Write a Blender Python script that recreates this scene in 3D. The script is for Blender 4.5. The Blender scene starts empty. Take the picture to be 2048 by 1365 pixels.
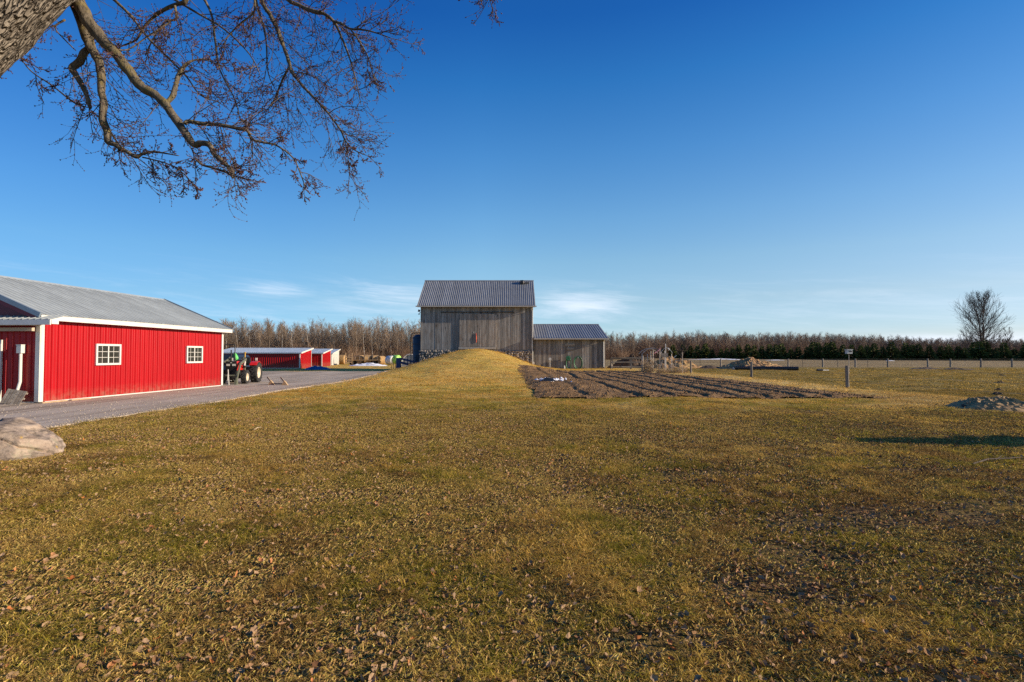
import bpy, math, random
import numpy as np
from mathutils import Vector, Matrix, noise
R = math.radians
random.seed(11); rng = np.random.default_rng(11)
S = bpy.context.scene
COL = S.collection

# ------------------------------------------------------------------ camera, sky, sun, exposure
H = 1.67
PITCH = math.atan(27.5/1024)
cd = bpy.data.cameras.new('camera'); cam = bpy.data.objects.new('camera', cd); COL.objects.link(cam)
cd.lens = 18; cd.sensor_width = 36; cd.clip_start = 0.05; cd.clip_end = 6000
cam.location = (0, 0, H); cam.rotation_euler = (R(90)+PITCH, 0, 0)
S.camera = cam

SUN_EL, SUN_G = R(18), R(7)          # the sun stands to the +X side, a touch behind the camera
sun_to = Vector((math.cos(SUN_EL)*math.cos(SUN_G), -math.cos(SUN_EL)*math.sin(SUN_G), math.sin(SUN_EL)))
sl = bpy.data.lights.new('sun', 'SUN'); sl.energy = 5.0; sl.angle = R(0.5); sl.color = (1.0, 0.84, 0.64)
so = bpy.data.objects.new('sun', sl); COL.objects.link(so)
so.rotation_euler = sun_to.to_track_quat('Z', 'Y').to_euler(); so.location = (40, -5, 30)

W = bpy.data.worlds.new('World'); S.world = W; W.use_nodes = True
wn = W.node_tree; wn.nodes.clear()
def build_world():
    n, l = wn.nodes, wn.links
    out = n.new('ShaderNodeOutputWorld'); bg = n.new('ShaderNodeBackground')
    sky = n.new('ShaderNodeTexSky'); sky.sky_type = 'NISHITA'; sky.sun_disc = False
    sky.sun_elevation = SUN_EL; sky.sun_rotation = R(90)+SUN_G
    sky.altitude = 300; sky.air_density = 1.0; sky.dust_density = 0.25; sky.ozone_density = 2.2
    bg.inputs['Strength'].default_value = 0.091
    tc = n.new('ShaderNodeTexCoord'); sep = n.new('ShaderNodeSeparateXYZ')
    l.new(tc.outputs['Generated'], sep.inputs[0])
    def M(op, a, b=None, c=None):
        m = n.new('ShaderNodeMath'); m.operation = op
        for i, v in enumerate((a, b, c)):
            if v is None: continue
            if isinstance(v, (int, float)): m.inputs[i].default_value = v
            else: l.new(v, m.inputs[i])
        return m.outputs[0]
    # deep polarised blue overhead, pale at the horizon (same all round)
    rp = n.new('ShaderNodeValToRGB'); cr = rp.color_ramp
    cr.elements[0].position = 0.0; cr.elements[0].color = (0.78, 1.0, 1.5, 1)
    cr.elements[1].position = 1.0; cr.elements[1].color = (0.08, 0.55, 1.25, 1)
    for p, c in ((0.047, (.806, 1.06, 1.46, 1)), (0.103, (.97, 1.14, 1.29, 1)), (0.177, (.98, 1.26, 1.36, 1)), (0.257, (.81, 1.26, 1.49, 1)), (0.364, (.52, 1.14, 1.58, 1)), (0.472, (.25, .94, 1.56, 1)), (0.557, (.13, .70, 1.45, 1))):
        e = cr.elements.new(p); e.color = c
    l.new(sep.outputs['Z'], rp.inputs[0])
    mul = n.new('ShaderNodeMix'); mul.data_type = 'RGBA'; mul.blend_type = 'MULTIPLY'; mul.inputs[0].default_value = 1
    l.new(sky.outputs[0], mul.inputs[6]); l.new(rp.outputs[0], mul.inputs[7])
    # the sky pales and shifts along the sun's axis (anti-solar side left, solar side right)
    rs = n.new('ShaderNodeValToRGB'); ce = rs.color_ramp
    l.new(M('MULTIPLY_ADD', sep.outputs['X'], 0.5, 0.5), rs.inputs[0])
    ce.elements[0].position = 0.10; ce.elements[0].color = (0.40, 0.56, 0.72, 1)
    ce.elements[1].position = 0.90; ce.elements[1].color = (0.93, 0.77, 0.75, 1)
    for p, c in ((0.30, (0.66, 0.78, 0.88, 1)), (0.47, (1, 1, 1, 1)), (0.62, (1.0, 0.95, 0.94, 1))):
        e = ce.elements.new(p); e.color = c
    mu2 = n.new('ShaderNodeMix'); mu2.data_type = 'RGBA'; mu2.blend_type = 'MULTIPLY'; mu2.inputs[0].default_value = 1
    l.new(mul.outputs[2], mu2.inputs[6]); l.new(rs.outputs[0], mu2.inputs[7]); mul = mu2
    # thin high cloud streaks low over the horizon
    az = M('ARCTAN2', sep.outputs['X'], sep.outputs['Y'])
    el = M('ARCSINE', sep.outputs['Z'])
    cv = n.new('ShaderNodeCombineXYZ'); l.new(M('MULTIPLY', az, 4.2), cv.inputs[0]); l.new(M('ADD', M('MULTIPLY', el, 44.0), M('MULTIPLY', az, 3.4)), cv.inputs[1])
    nz = n.new('ShaderNodeTexNoise'); nz.inputs['Scale'].default_value = 1.25; nz.inputs['Detail'].default_value = 9; nz.inputs['Roughness'].default_value = .70
    nz.inputs['Distortion'].default_value = .6
    l.new(cv.outputs[0], nz.inputs['Vector'])
    def bump(x, c, w):   # soft window round c
        return M('POWER', 2.718, M('MULTIPLY', M('POWER', M('ABSOLUTE', M('DIVIDE', M('SUBTRACT', x, c), w)), 2.0), -1.0))
    w1 = M('MULTIPLY', bump(az, R(7.8), R(7.0)), bump(el, R(5.4), R(2.2)))
    w2 = M('MULTIPLY', M('MULTIPLY', bump(az, R(-25), R(5)), bump(el, R(6.6), R(1.1))), 0.8)
    w3 = M('MULTIPLY', M('MULTIPLY', bump(az, R(-13), R(9)), bump(el, R(6.0), R(2.4))), 0.75)
    w5 = M('MULTIPLY', M('MULTIPLY', bump(az, R(42), R(14)), bump(el, R(1.3), R(0.7))), 1.1)
    w4 = M('MULTIPLY', bump(el, R(4.0), R(4)), 0.40)
    ww = M('MAXIMUM', M('MAXIMUM', w1, w2), M('MAXIMUM', M('MAXIMUM', w3, w4), w5))
    mr = n.new('ShaderNodeMapRange'); mr.interpolation_type = 'SMOOTHSTEP'
    l.new(M('ADD', nz.outputs[0], M('MULTIPLY', ww, 0.31)), mr.inputs[0])
    mr.inputs[1].default_value = .50; mr.inputs[2].default_value = .96; mr.inputs[3].default_value = 0; mr.inputs[4].default_value = 1
    cl = n.new('ShaderNodeMix'); cl.data_type = 'RGBA'
    l.new(M('MULTIPLY', M('MULTIPLY', mr.outputs[0], ww), 0.75), cl.inputs[0]); l.new(mul.outputs[2], cl.inputs[6]); cl.inputs[7].default_value = (7.2, 7.9, 9.0, 1)
    l.new(cl.outputs[2], bg.inputs['Color']); l.new(bg.outputs[0], out.inputs[0])
build_world()
vs = S.view_settings; vs.view_transform = 'Standard'; vs.look = 'None'; vs.exposure = 0.54; vs.gamma = 1.0; vs.use_curve_mapping = False
S.render.engine = 'CYCLES'; S.cycles.max_bounces = 6; S.cycles.transparent_max_bounces = 8
S.cycles.use_denoising = False; S.cycles.use_adaptive_sampling = False; S.cycles.sample_clamp_indirect = 3
S.cycles.caustics_reflective = False; S.cycles.caustics_refractive = False

# ------------------------------------------------------------------ helpers
def ray(px, py):
    f = Vector((0, math.cos(PITCH), math.sin(PITCH))); u = Vector((0, -math.sin(PITCH), math.cos(PITCH)))
    return f + Vector((1, 0, 0))*((px-1024)/1024) + u*((682.5-py)/1024)
def at(px, py, Y):
    d = ray(px, py); return Vector((0, 0, H)) + d*(Y/d.y)
def gp(px, py, z=0.0):
    d = ray(px, py); return Vector((0, 0, H)) + d*((z-H)/d.z)

class MB:
    def __init__(s): s.v = []; s.f = []; s.m = []
    def add(s, vs_, fs, mi=0):
        o = len(s.v); s.v += [tuple(p) for p in vs_]
        for f in fs: s.f.append(tuple(i+o for i in f)); s.m.append(mi)
    def box(s, c, d, rot=None, mi=0):
        x, y, z = d[0]/2, d[1]/2, d[2]/2
        P = [Vector(p) for p in ((-x,-y,-z),(x,-y,-z),(x,y,-z),(-x,y,-z),(-x,-y,z),(x,-y,z),(x,y,z),(-x,y,z))]
        if rot is not None: P = [rot @ p for p in P]
        s.add([p+Vector(c) for p in P], [(3,2,1,0),(4,5,6,7),(0,1,5,4),(1,2,6,5),(2,3,7,6),(3,0,4,7)], mi)
    def bar(s, a, b, w, h=None, mi=0):
        a, b = Vector(a), Vector(b); d = b-a; q = d.to_track_quat('Z', 'Y').to_matrix()
        s.box((a+b)/2, (w, h or w, d.length), q, mi)
    def tube(s, pts, rad, n=6, cap=True, mi=0):
        pts = [Vector(p) for p in pts]
        if isinstance(rad, (int, float)): rad = [rad]*len(pts)
        o = len(s.v); ref = None
        for i, p in enumerate(pts):
            t = (pts[min(i+1, len(pts)-1)]-pts[max(i-1, 0)])
            if t.length < 1e-9: t = Vector((0, 0, 1))
            t.normalize()
            if ref is None: ref = t.orthogonal().normalized()
            else:
                ref = ref - t*ref.dot(t)
                ref = ref.normalized() if ref.length > 1e-6 else t.orthogonal().normalized()
            b = t.cross(ref)
            for k in range(n):
                a = 2*math.pi*k/n
                s.v.append(tuple(p+(ref*math.cos(a)+b*math.sin(a))*rad[i]))
        for i in range(len(pts)-1):
            for k in range(n):
                k2 = (k+1) % n
                s.f.append((o+i*n+k, o+i*n+k2, o+(i+1)*n+k2, o+(i+1)*n+k)); s.m.append(mi)
        if cap and n > 2:
            s.f.append(tuple(o+k for k in range(n))[::-1]); s.m.append(mi)
            e = o+(len(pts)-1)*n
            s.f.append(tuple(e+k for k in range(n))); s.m.append(mi)
    def lathe(s, prof, n=24, axis='X', c=(0,0,0), mi=0):   # prof: (along, radius)
        o = len(s.v)
        for (a, r) in prof:
            for k in range(n):
                t = 2*math.pi*k/n; p, q = r*math.cos(t), r*math.sin(t)
                v = {'X': (a, p, q), 'Y': (p, a, q), 'Z': (p, q, a)}[axis]
                s.v.append((v[0]+c[0], v[1]+c[1], v[2]+c[2]))
        for i in range(len(prof)-1):
            for k in range(n):
                k2 = (k+1) % n
                s.f.append((o+i*n+k, o+i*n+k2, o+(i+1)*n+k2, o+(i+1)*n+k)); s.m.append(mi)
    def prism(s, poly, axis, a0, a1, mi=0):     # poly in the plane across axis
        def P(p, a): return {'X': (a, p[0], p[1]), 'Y': (p[0], a, p[1]), 'Z': (p[0], p[1], a)}[axis]
        n = len(poly)
        s.add([P(p, a0) for p in poly]+[P(p, a1) for p in poly],
              [tuple(range(n))[::-1], tuple(range(n, 2*n))]+[(i, (i+1) % n, n+(i+1) % n, n+i) for i in range(n)], mi)
    def mesh(s, name, mats, smooth=False):
        me = bpy.data.meshes.new(name); me.from_pydata(s.v, [], s.f)
        if not isinstance(mats, (list, tuple)): mats = [mats]
        for m in mats: me.materials.append(m)
        if len(mats) > 1: me.polygons.foreach_set('material_index', s.m)
        if smooth: me.polygons.foreach_set('use_smooth', [True]*len(me.polygons))
        me.update(); return me
    def build(s, name, mats, parent=None, smooth=False, **kw):
        return obj(name, s.mesh(name, mats, smooth), parent, **kw)

def obj(name, me, parent=None, loc=None, M=None, kind=None):
    o = bpy.data.objects.new(name, me); COL.objects.link(o)
    if parent: o.parent = parent
    if M is not None: o.matrix_local = M
    elif loc is not None: o.location = loc
    if kind: o['kind'] = kind
    return o
def tag(o, label, cat, group=None, kind=None):
    o['label'] = label; o['category'] = cat
    if group: o['group'] = group
    if kind: o['kind'] = kind
    return o
def thing(name, label, cat, loc=(0,0,0), rz=0, group=None):
    o = bpy.data.objects.new(name, None); COL.objects.link(o); o.location = loc; o.rotation_euler = (0, 0, rz)
    o.empty_display_size = .2
    return tag(o, label, cat, group)
def copy_tree(o, parent=None):
    c = o.copy(); COL.objects.link(c)
    if parent: c.parent = parent
    for ch in list(o.children): copy_tree(ch, c)
    return c

# ---- node helper
class G:
    def __init__(s, name):
        s.m = bpy.data.materials.new(name); s.m.use_nodes = True; s.t = s.m.node_tree; s.n = s.t.nodes; s.l = s.t.links
        s.b = s.n['Principled BSDF']; s.out = s.n['Material Output']
        s.tc = s.n.new('ShaderNodeTexCoord'); s.geo = s.n.new('ShaderNodeNewGeometry'); s.oi = s.n.new('ShaderNodeObjectInfo')
        s.pos = s.geo.outputs['Position']; s.ob = s.tc.outputs['Object']; s.rand = s.oi.outputs['Random']
    def put(s, inp, v):
        if isinstance(v, (int, float)): inp.default_value = v
        elif isinstance(v, (tuple, list)): inp.default_value = (*v, 1) if len(v) == 3 and inp.type == 'RGBA' else v
        else: s.l.new(v, inp)
    def noise(s, vec, scale, detail=3, rough=.55, dist=0, col=False):
        n = s.n.new('ShaderNodeTexNoise'); s.put(n.inputs['Vector'], vec); n.inputs['Scale'].default_value = scale
        n.inputs['Detail'].default_value = detail; n.inputs['Roughness'].default_value = rough; n.inputs['Distortion'].default_value = dist
        return n.outputs[1 if col else 0]
    def mapv(s, vec, scale=(1,1,1), rot=(0,0,0), loc=(0,0,0)):
        n = s.n.new('ShaderNodeMapping'); s.put(n.inputs[0], vec); n.inputs[1].default_value = loc; n.inputs[2].default_value = rot; n.inputs[3].default_value = scale
        return n.outputs[0]
    def mix(s, f, a, b, mode='MIX'):
        n = s.n.new('ShaderNodeMix'); n.data_type = 'RGBA'; n.blend_type = mode
        s.put(n.inputs[0], f); s.put(n.inputs[6], a); s.put(n.inputs[7], b); return n.outputs[2]
    def math(s, op, a, b=0.0, c=None):
        n = s.n.new('ShaderNodeMath'); n.operation = op; s.put(n.inputs[0], a); s.put(n.inputs[1], b)
        if c is not None: s.put(n.inputs[2], c)
        return n.outputs[0]
    def mr(s, v, a, b, c=0.0, d=1.0, smooth=True):
        n = s.n.new('ShaderNodeMapRange'); n.interpolation_type = 'SMOOTHSTEP' if smooth else 'LINEAR'
        s.put(n.inputs[0], v)
        for i, x in enumerate((a, b, c, d)): s.put(n.inputs[1+i], x)
        return n.outputs[0]
    def xyz(s, vec):
        n = s.n.new('ShaderNodeSeparateXYZ'); s.put(n.inputs[0], vec); return n.outputs
    def attr(s, name, kind='INSTANCER'):
        n = s.n.new('ShaderNodeAttribute'); n.attribute_name = name; n.attribute_type = kind; return n.outputs
    def bump(s, h, strength=.3, dist=.02):
        n = s.n.new('ShaderNodeBump'); n.inputs['Strength'].default_value = strength; n.inputs['Distance'].default_value = dist
        s.put(n.inputs['Height'], h); s.l.new(n.outputs[0], s.b.inputs['Normal'])
    def set(s, color=None, rough=None, metal=None, spec=None):
        if color is not None: s.put(s.b.inputs['Base Color'], color)
        if rough is not None: s.put(s.b.inputs['Roughness'], rough)
        if metal is not None: s.put(s.b.inputs['Metallic'], metal)
        if spec is not None: s.put(s.b.inputs['Specular IOR Level'], spec)
        return s.m

def paint(name, col, rough=.5, var=.12, scale=6, metal=0, bump=.0, dirt=None, dirt_amt=.3, spec=.5, rnd=0.0, streak=None):
    g = G(name)
    vec = g.ob if streak is None else g.mapv(g.ob, streak)
    n = g.noise(vec, scale, 5, .6)
    c = g.mix(g.mr(n, .3, .7), [x*(1-var) for x in col], [min(1, x*(1+var)) for x in col])
    if dirt is not None:
        d = g.noise(g.ob, scale*.35, 6, .65)
        c = g.mix(g.mr(d, .5, .72, 0, dirt_amt), c, dirt)
    if rnd: 
        f = g.mr(g.rand, 0, 1, 1-rnd, 1+rnd, False)
        n2 = g.n.new('ShaderNodeMix'); n2.data_type = 'RGBA'; n2.blend_type = 'MULTIPLY'; n2.inputs[0].default_value = 1
        cb = g.n.new('ShaderNodeCombineColor'); [g.l.new(f, cb.inputs[i]) for i in range(3)]
        g.l.new(c, n2.inputs[6]); g.l.new(cb.outputs[0], n2.inputs[7]); c = n2.outputs[2]
    if bump: g.bump(g.noise(vec, scale*4, 4), bump, .01)
    return g.set(c, rough, metal, spec)

def wood(name, dark, light, rnd=.25, vertical=True, scale=1.0, brown=(.16,.10,.06), brown_amt=.5):
    g = G(name)
    sc = (14, 14, .7) if vertical else (.7, 14, 14)
    rv = g.n.new('ShaderNodeCombineXYZ'); g.l.new(g.math('MULTIPLY', g.rand, 37.0), rv.inputs[0]); g.l.new(g.math('MULTIPLY', g.rand, 91.0), rv.inputs[2])
    va = g.n.new('ShaderNodeVectorMath'); va.operation = 'ADD'; g.l.new(g.ob, va.inputs[0]); g.l.new(rv.outputs[0], va.inputs[1])
    v = va.outputs[0]
    n = g.noise(g.mapv(v, sc), scale, 6, .65)
    c = g.mix(g.mr(n, .25, .75), dark, light)
    n2 = g.noise(v, .9, 4, .6)
    c = g.mix(g.mr(n2, .42, .75, 0, brown_amt), c, brown)
    k = g.noise(g.mapv(v, (5, 5, 1.6) if vertical else (1.6, 5, 5)), .9, 2)
    c = g.mix(g.mr(k, .66, .74, 0, .75), c, [x*.35 for x in dark])
    f = g.mr(g.rand, 0, 1, 1-rnd, 1+rnd, False)
    cb = g.n.new('ShaderNodeCombineColor'); [g.l.new(f, cb.inputs[i]) for i in range(3)]
    c = g.mix(1.0, c, cb.outputs[0], 'MULTIPLY')
    g.bump(n, .5, .01)
    return g.set(c, .85, 0, .2)

def red_steel():
    g = G('red_steel'); n = g.noise(g.mapv(g.ob, (3, .5, 3)), 1.2, 5, .6); pz = g.xyz(g.pos)[2]
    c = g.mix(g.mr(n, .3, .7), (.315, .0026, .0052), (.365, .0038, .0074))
    c = g.mix(g.mr(g.noise(g.ob, .5, 6, .65), .52, .75, 0, .18), c, (.27, .03, .025))
    sp = g.math('MULTIPLY', g.mr(pz, .08, .55, 1, 0), g.mr(g.noise(g.pos, 5, 5, .7), .35, .7, .05, .55))
    c = g.mix(sp, c, (.26, .15, .10))
    f = g.mr(g.rand, 0, 1, .93, 1.07, False); cb = g.n.new('ShaderNodeCombineColor'); [g.l.new(f, cb.inputs[i]) for i in range(3)]
    c = g.mix(1.0, c, cb.outputs[0], 'MULTIPLY')
    g.bump(g.noise(g.mapv(g.ob, (1, .6, 1)), 2.2, 3), .25, .02)
    return g.set(c, .38, 0, .3)
M_red = red_steel()
M_white = paint('white_trim', (.62, .60, .55), .45, .06, 3, dirt=(.42,.38,.32), dirt_amt=.3)
M_beige = paint('beige_beam', (.45, .38, .28), .6, .1, 3)
M_roof = paint('galvanised_roof', (.36, .39, .38), .55, .14, 1.1, metal=.08, dirt=(.16,.17,.17), dirt_amt=.5, rnd=.10, streak=(1,1,1))
M_roof_barn = paint('barn_roof_steel', (.23, .24, .25), .5, .14, .9, metal=.1, dirt=(.14,.13,.12), dirt_amt=.4, rnd=.10)
M_roof_shed = paint('light_roof_steel', (.36, .42, .48), .42, .1, 1, metal=.3, dirt=(.2,.22,.24), dirt_amt=.3, rnd=.06)
M_flash = paint('grey_flashing', (.22, .27, .31), .45, .1, 2, metal=.2)
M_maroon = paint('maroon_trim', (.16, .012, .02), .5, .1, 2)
M_glassy = paint('window_glass', (.035, .035, .03), .06, .2, 2, spec=.6)
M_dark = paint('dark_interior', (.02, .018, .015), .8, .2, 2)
M_conc = paint('concrete', (.34, .31, .27), .85, .15, 5, bump=.3, dirt=(.18,.14,.1))
M_wood = wood('weathered_barn_boards', (.15, .138, .125), (.36, .335, .30), .30)
M_wood2 = wood('weathered_shed_boards', (.15, .13, .112), (.35, .31, .265), .34, brown=(.17,.10,.055), brown_amt=.55)
M_wooddoor = wood('weathered_door_boards', (.16, .14, .12), (.40, .355, .30), .30, brown=(.20,.135,.085), brown_amt=.6)
M_post = wood('fence_post_wood', (.18, .155, .125), (.36, .31, .25), .15)
M_rail = wood('fence_rail_wood', (.15, .13, .11), (.34, .30, .25), .2, vertical=False)
M_newwood = wood('raw_timber', (.38, .25, .13), (.58, .42, .25), .12, brown=(.3,.2,.1))
M_steelgrey = paint('grey_gutter', (.40, .36, .31), .5, .1, 3)
M_iron = paint('dark_iron', (.035, .035, .038), .55, .3, 6, metal=.4)
M_wire = paint('fence_wire', (.22, .20, .18), .5, .2, 3, metal=.6)
M_galv = paint('galvanised_pipe', (.34, .34, .33), .45, .15, 8, metal=.4)
M_snow = paint('old_snow', (.78, .80, .84), .7, .08, 3, dirt=(.35,.28,.2), dirt_amt=.5, bump=.4)
M_blue = paint('blue_paint', (.010, .032, .125), .45, .25, 3, dirt=(.06,.06,.08), dirt_amt=.5)
M_navy = paint('navy_paint', (.010, .021, .044), .55, .2, 3)
M_tarp = paint('blue_tarp', (.02, .09, .24), .5, .3, 2, bump=.4)
M_rubber = paint('tyre_rubber', (.022, .021, .020), .85, .3, 5, dirt=(.10,.085,.065), dirt_amt=.55)
M_trred = paint('tractor_red', (.60, .018, .012), .35, .08, 4, dirt=(.25,.09,.06), dirt_amt=.3)
M_black = paint('black_plastic', (.018, .018, .018), .5, .2, 5)
M_rim = paint('cream_rim', (.56, .47, .34), .5, .12, 6, dirt=(.3,.2,.1), dirt_amt=.5)
M_olive = paint('grey_green_loader', (.12, .125, .085), .55, .15, 5, dirt=(.2,.17,.12))
M_lime = paint('lime_cloth', (.13, .62, .14), .8, .25, 8)
M_yellow = paint('yellow_paint', (.65, .38, .03), .5, .1, 4)
M_grey = paint('pale_grey_paint', (.55, .53, .48), .5, .1, 4)
M_orange = paint('orange_cloth', (.52, .075, .03), .8, .12, 10)
M_hose = paint('green_hose', (.02, .13, .055), .5, .2, 8)
M_hoop = paint('weathered_pole', (.50, .42, .33), .7, .2, 6)
M_pink = paint('red_white_cloth', (.62, .24, .26), .8, .5, 4)
M_limeplastic = paint('green_wrap', (.30, .58, .10), .5, .15, 4)
M_hay = paint('brown_hay', (.36, .22, .09), .9, .35, 5, bump=.7)
M_manure = paint('manure', (.33, .185, .075), .95, .5, 2.5, bump=.9, dirt=(.56,.37,.145), dirt_amt=.85)
M_dirt = paint('dark_soil', (.075, .046, .027), .95, .4, 3, bump=.8)
M_palestick = paint('pale_stick', (.40, .30, .18), .8, .2, 8)

def ribbed_mesh(name, W, L, n, rh, mat, rw=.045, minor=True):
    """steel sheet W wide (u), L long (v) with n raised ribs; normal +Z, folded edges so it has thickness."""
    sp = W/n; prof = [(0, 0)]
    for i in range(n):
        c = sp*(i+.5)
        if minor:
            prof += [(c-sp*.30, 0), (c-sp*.30+.008, rh*.18), (c-sp*.30+.016, 0)]
        prof += [(c-rw*.5, 0), (c-rw*.25, rh), (c+rw*.25, rh), (c+rw*.5, 0)]
        if minor:
            prof += [(c+sp*.30-.016, 0), (c+sp*.30-.008, rh*.18), (c+sp*.30, 0)]
    prof.append((W, 0))
    b = MB(); k = len(prof); th = -.012
    b.add([(u, 0, h) for u, h in prof]+[(u, L, h) for u, h in prof], [(i, i+1, k+i+1, k+i) for i in range(k-1)])
    b.add([(0,0,0),(W,0,0),(W,0,th),(0,0,th),(0,L,0),(W,L,0),(W,L,th),(0,L,th)], [(0,3,2,1),(4,5,6,7),(0,4,7,3),(1,2,6,5),(3,7,6,2)])
    return b.mesh(name, mat)
def frame(o, u, v):
    u, v = Vector(u).normalized(), Vector(v).normalized(); n = u.cross(v)
    return Matrix(((u.x, v.x, n.x, o[0]), (u.y, v.y, n.y, o[1]), (u.z, v.z, n.z, o[2]), (0, 0, 0, 1)))
def panels(name, parent, origin, u, v, total, L, W, ribs, rh, mat, rw=.045, minor=True):
    n = max(1, round(total/W)); w = total/n
    me = ribbed_mesh(name, w-.004, L, ribs, rh, mat, rw, minor)
    uu = Vector(u).normalized()
    for i in range(n):
        obj(name, me, parent, M=frame(Vector(origin)+uu*(w*i+.002), u, v))

# ------------------------------------------------------------------ terrain
def sm(x, a, b):
    t = np.clip((np.asarray(x, float)-a)/(b-a), 0, 1); return t*t*(3-2*t)
MX = -4.2
PROF = ([0, .8, 2.1, 3.3, 4.5, 5.7, 7.0, 8.3, 10.0], [2.40, 2.36, 2.12, 1.75, 1.32, .82, .40, .14, 0])
def hz(x, y):
    x = np.asarray(x, float); y = np.asarray(y, float)
    z = .028*np.sin(x*.62+1.1)*np.sin(y*.55+.4) + .02*np.sin(x*1.17+y*.35) 
    z = z*sm(np.abs(x+14.5), 2.5, 5)*sm(y, 2, 5)*(1-sm(y, 66, 90)*.0)
    z = z - .35*sm(-x, 9, 14)*sm(y, 28, 50)*(1-sm(y, 95, 125))
    t = sm(y, 34, 61.5)
    wd = 1+.25*(1-t)
    prof = np.interp(np.abs(x-MX-(-.8)*(1-t))/wd, PROF[0], PROF[1])
    rough = .055*np.sin(x*1.3+y*.7)*np.sin(y*.9-x*.4+1) + .04*np.sin(x*2.3-y*.5+2)*np.sin(y*1.6+.7)
    z = z + (prof*(t**1.15)+rough*np.minimum(prof*1.6, 1)*sm(y, 36, 46)*(1-sm(y, 59.5, 61.8)))*(1-sm(y, 63.5, 70))
    z = z + 1.0*sm(y, 130, 270)
    return z
def hzf(x, y): return float(hz(x, y))

def axis(lo, hi, step, far, growth=1.25):
    a = list(np.arange(lo, hi+step*.5, step)); s = step; b = [a[0]]; c = [a[-1]]
    while c[-1] < far: s *= growth; c.append(c[-1]+s)
    s = step
    while b[-1] > -far: s *= growth; b.append(b[-1]-s)
    return np.array(b[:0:-1]+a+c[1:])
def grid_mesh(name, xs, ys, zf, mat, keep=None):
    X, Y = np.meshgrid(xs, ys); Z = zf(X, Y)
    v = np.stack([X.ravel(), Y.ravel(), Z.ravel()], 1); nx = len(xs)
    f = []
    for j in range(len(ys)-1):
        for i in range(nx-1):
            if keep is None or keep((xs[i]+xs[i+1])/2, (ys[j]+ys[j+1])/2):
                a = j*nx+i; f.append((a, a+1, a+nx+1, a+nx))
    me = bpy.data.meshes.new(name); me.from_pydata(v.tolist(), [], f); me.materials.append(mat)
    me.polygons.foreach_set('use_smooth', [True]*len(me.polygons)); me.update(); return me

BARE = [(3.75, 5.3, 1.5, .42), (2.4, 4.35, .55, .35), (1.9, 3.7, .6, .35), (5.1, 5.6, .9, .3), (2.6, 7.3, .9, .35), (6.2, 6.1, .8, .3), (.9, 3.0, .5, .25), (4.6, 8.3, .8, .25), (3.1, 5.0, .7, .25), (1.2, 5.6, .5, .2), (5.9, 7.3, 1.0, .22)]
def lawn_color(g, leafy=True):
    p = g.pos; s = g.xyz(p); X, Y = s[0], s[1]
    n1 = g.noise(p, .33, 4, .6); n2 = g.noise(p, 1.5, 4, .6); n3 = g.noise(p, 7, 3, .6)
    mixn = g.math('ADD', g.math('MULTIPLY', n1, .5), g.math('ADD', g.math('MULTIPLY', n2, .35), g.math('MULTIPLY', n3, .15)))
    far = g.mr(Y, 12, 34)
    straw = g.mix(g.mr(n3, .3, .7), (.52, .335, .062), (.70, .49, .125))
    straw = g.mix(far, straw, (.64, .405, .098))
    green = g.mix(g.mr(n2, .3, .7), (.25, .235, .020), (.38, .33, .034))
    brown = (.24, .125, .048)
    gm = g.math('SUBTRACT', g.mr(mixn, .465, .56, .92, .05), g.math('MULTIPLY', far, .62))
    c = g.mix(gm, straw, green)
    nb = g.noise(p, .8, 5, .65)
    np_ = g.noise(g.mapv(p, (1, 1, 1), (0, 0, 0), (7, 3, 1)), .55, 5, .65)
    c = g.mix(g.math('MULTIPLY', g.mr(np_, .50, .62, 0, .75), g.mr(Y, 14, 26, 1, .3)), c, (.72, .52, .17))
    bm = g.math('MULTIPLY', g.mr(nb, .49, .60, 0, .85), g.mr(Y, 9, 20, 1, .25))
    c = g.mix(bm, c, brown)
    # golden dead strip along the vegetable bed and near fence
    st = g.math('MULTIPLY', g.mr(g.math('ADD', X, g.math('MULTIPLY', n1, 2.0)), 13.4, 14.6), g.mr(g.math('ADD', X, g.math('MULTIPLY', n2, 1.5)), 17.3, 18.6, 1, 0))
    st = g.math('MULTIPLY', st, g.mr(Y, 14, 19))
    c = g.mix(g.math('MULTIPLY', st, .95), c, (.60, .42, .15))
    # paddock beyond the fence
    pd = g.math('MULTIPLY', g.mr(g.math('ADD', X, g.math('MULTIPLY', n2, 1.5)), 17.6, 18.8), g.mr(g.math('SUBTRACT', Y, g.math('MULTIPLY', n1, 4)), 12, 15))
    pc = g.mix(g.mr(n1, .38, .62), (.19, .14, .03), (.31, .21, .052)); pc = g.mix(g.mr(n2, .5, .7, 0, .5), pc, (.15, .12, .035))
    c = g.mix(pd, c, pc)
    # stubble field beyond the far fence
    fd = g.mr(g.math('ADD', Y, g.math('MULTIPLY', n1, 5)), 69, 73)
    tan = g.mix(g.mr(g.noise(g.mapv(p, (.02, .3, 1)), 2.2, 4), .35, .65), (.22, .155, .072), (.34, .245, .12))
    fx = g.math('MULTIPLY', fd, g.mr(X, 4, 9))
    c = g.mix(fx, c, tan)
    return c, n3
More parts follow.
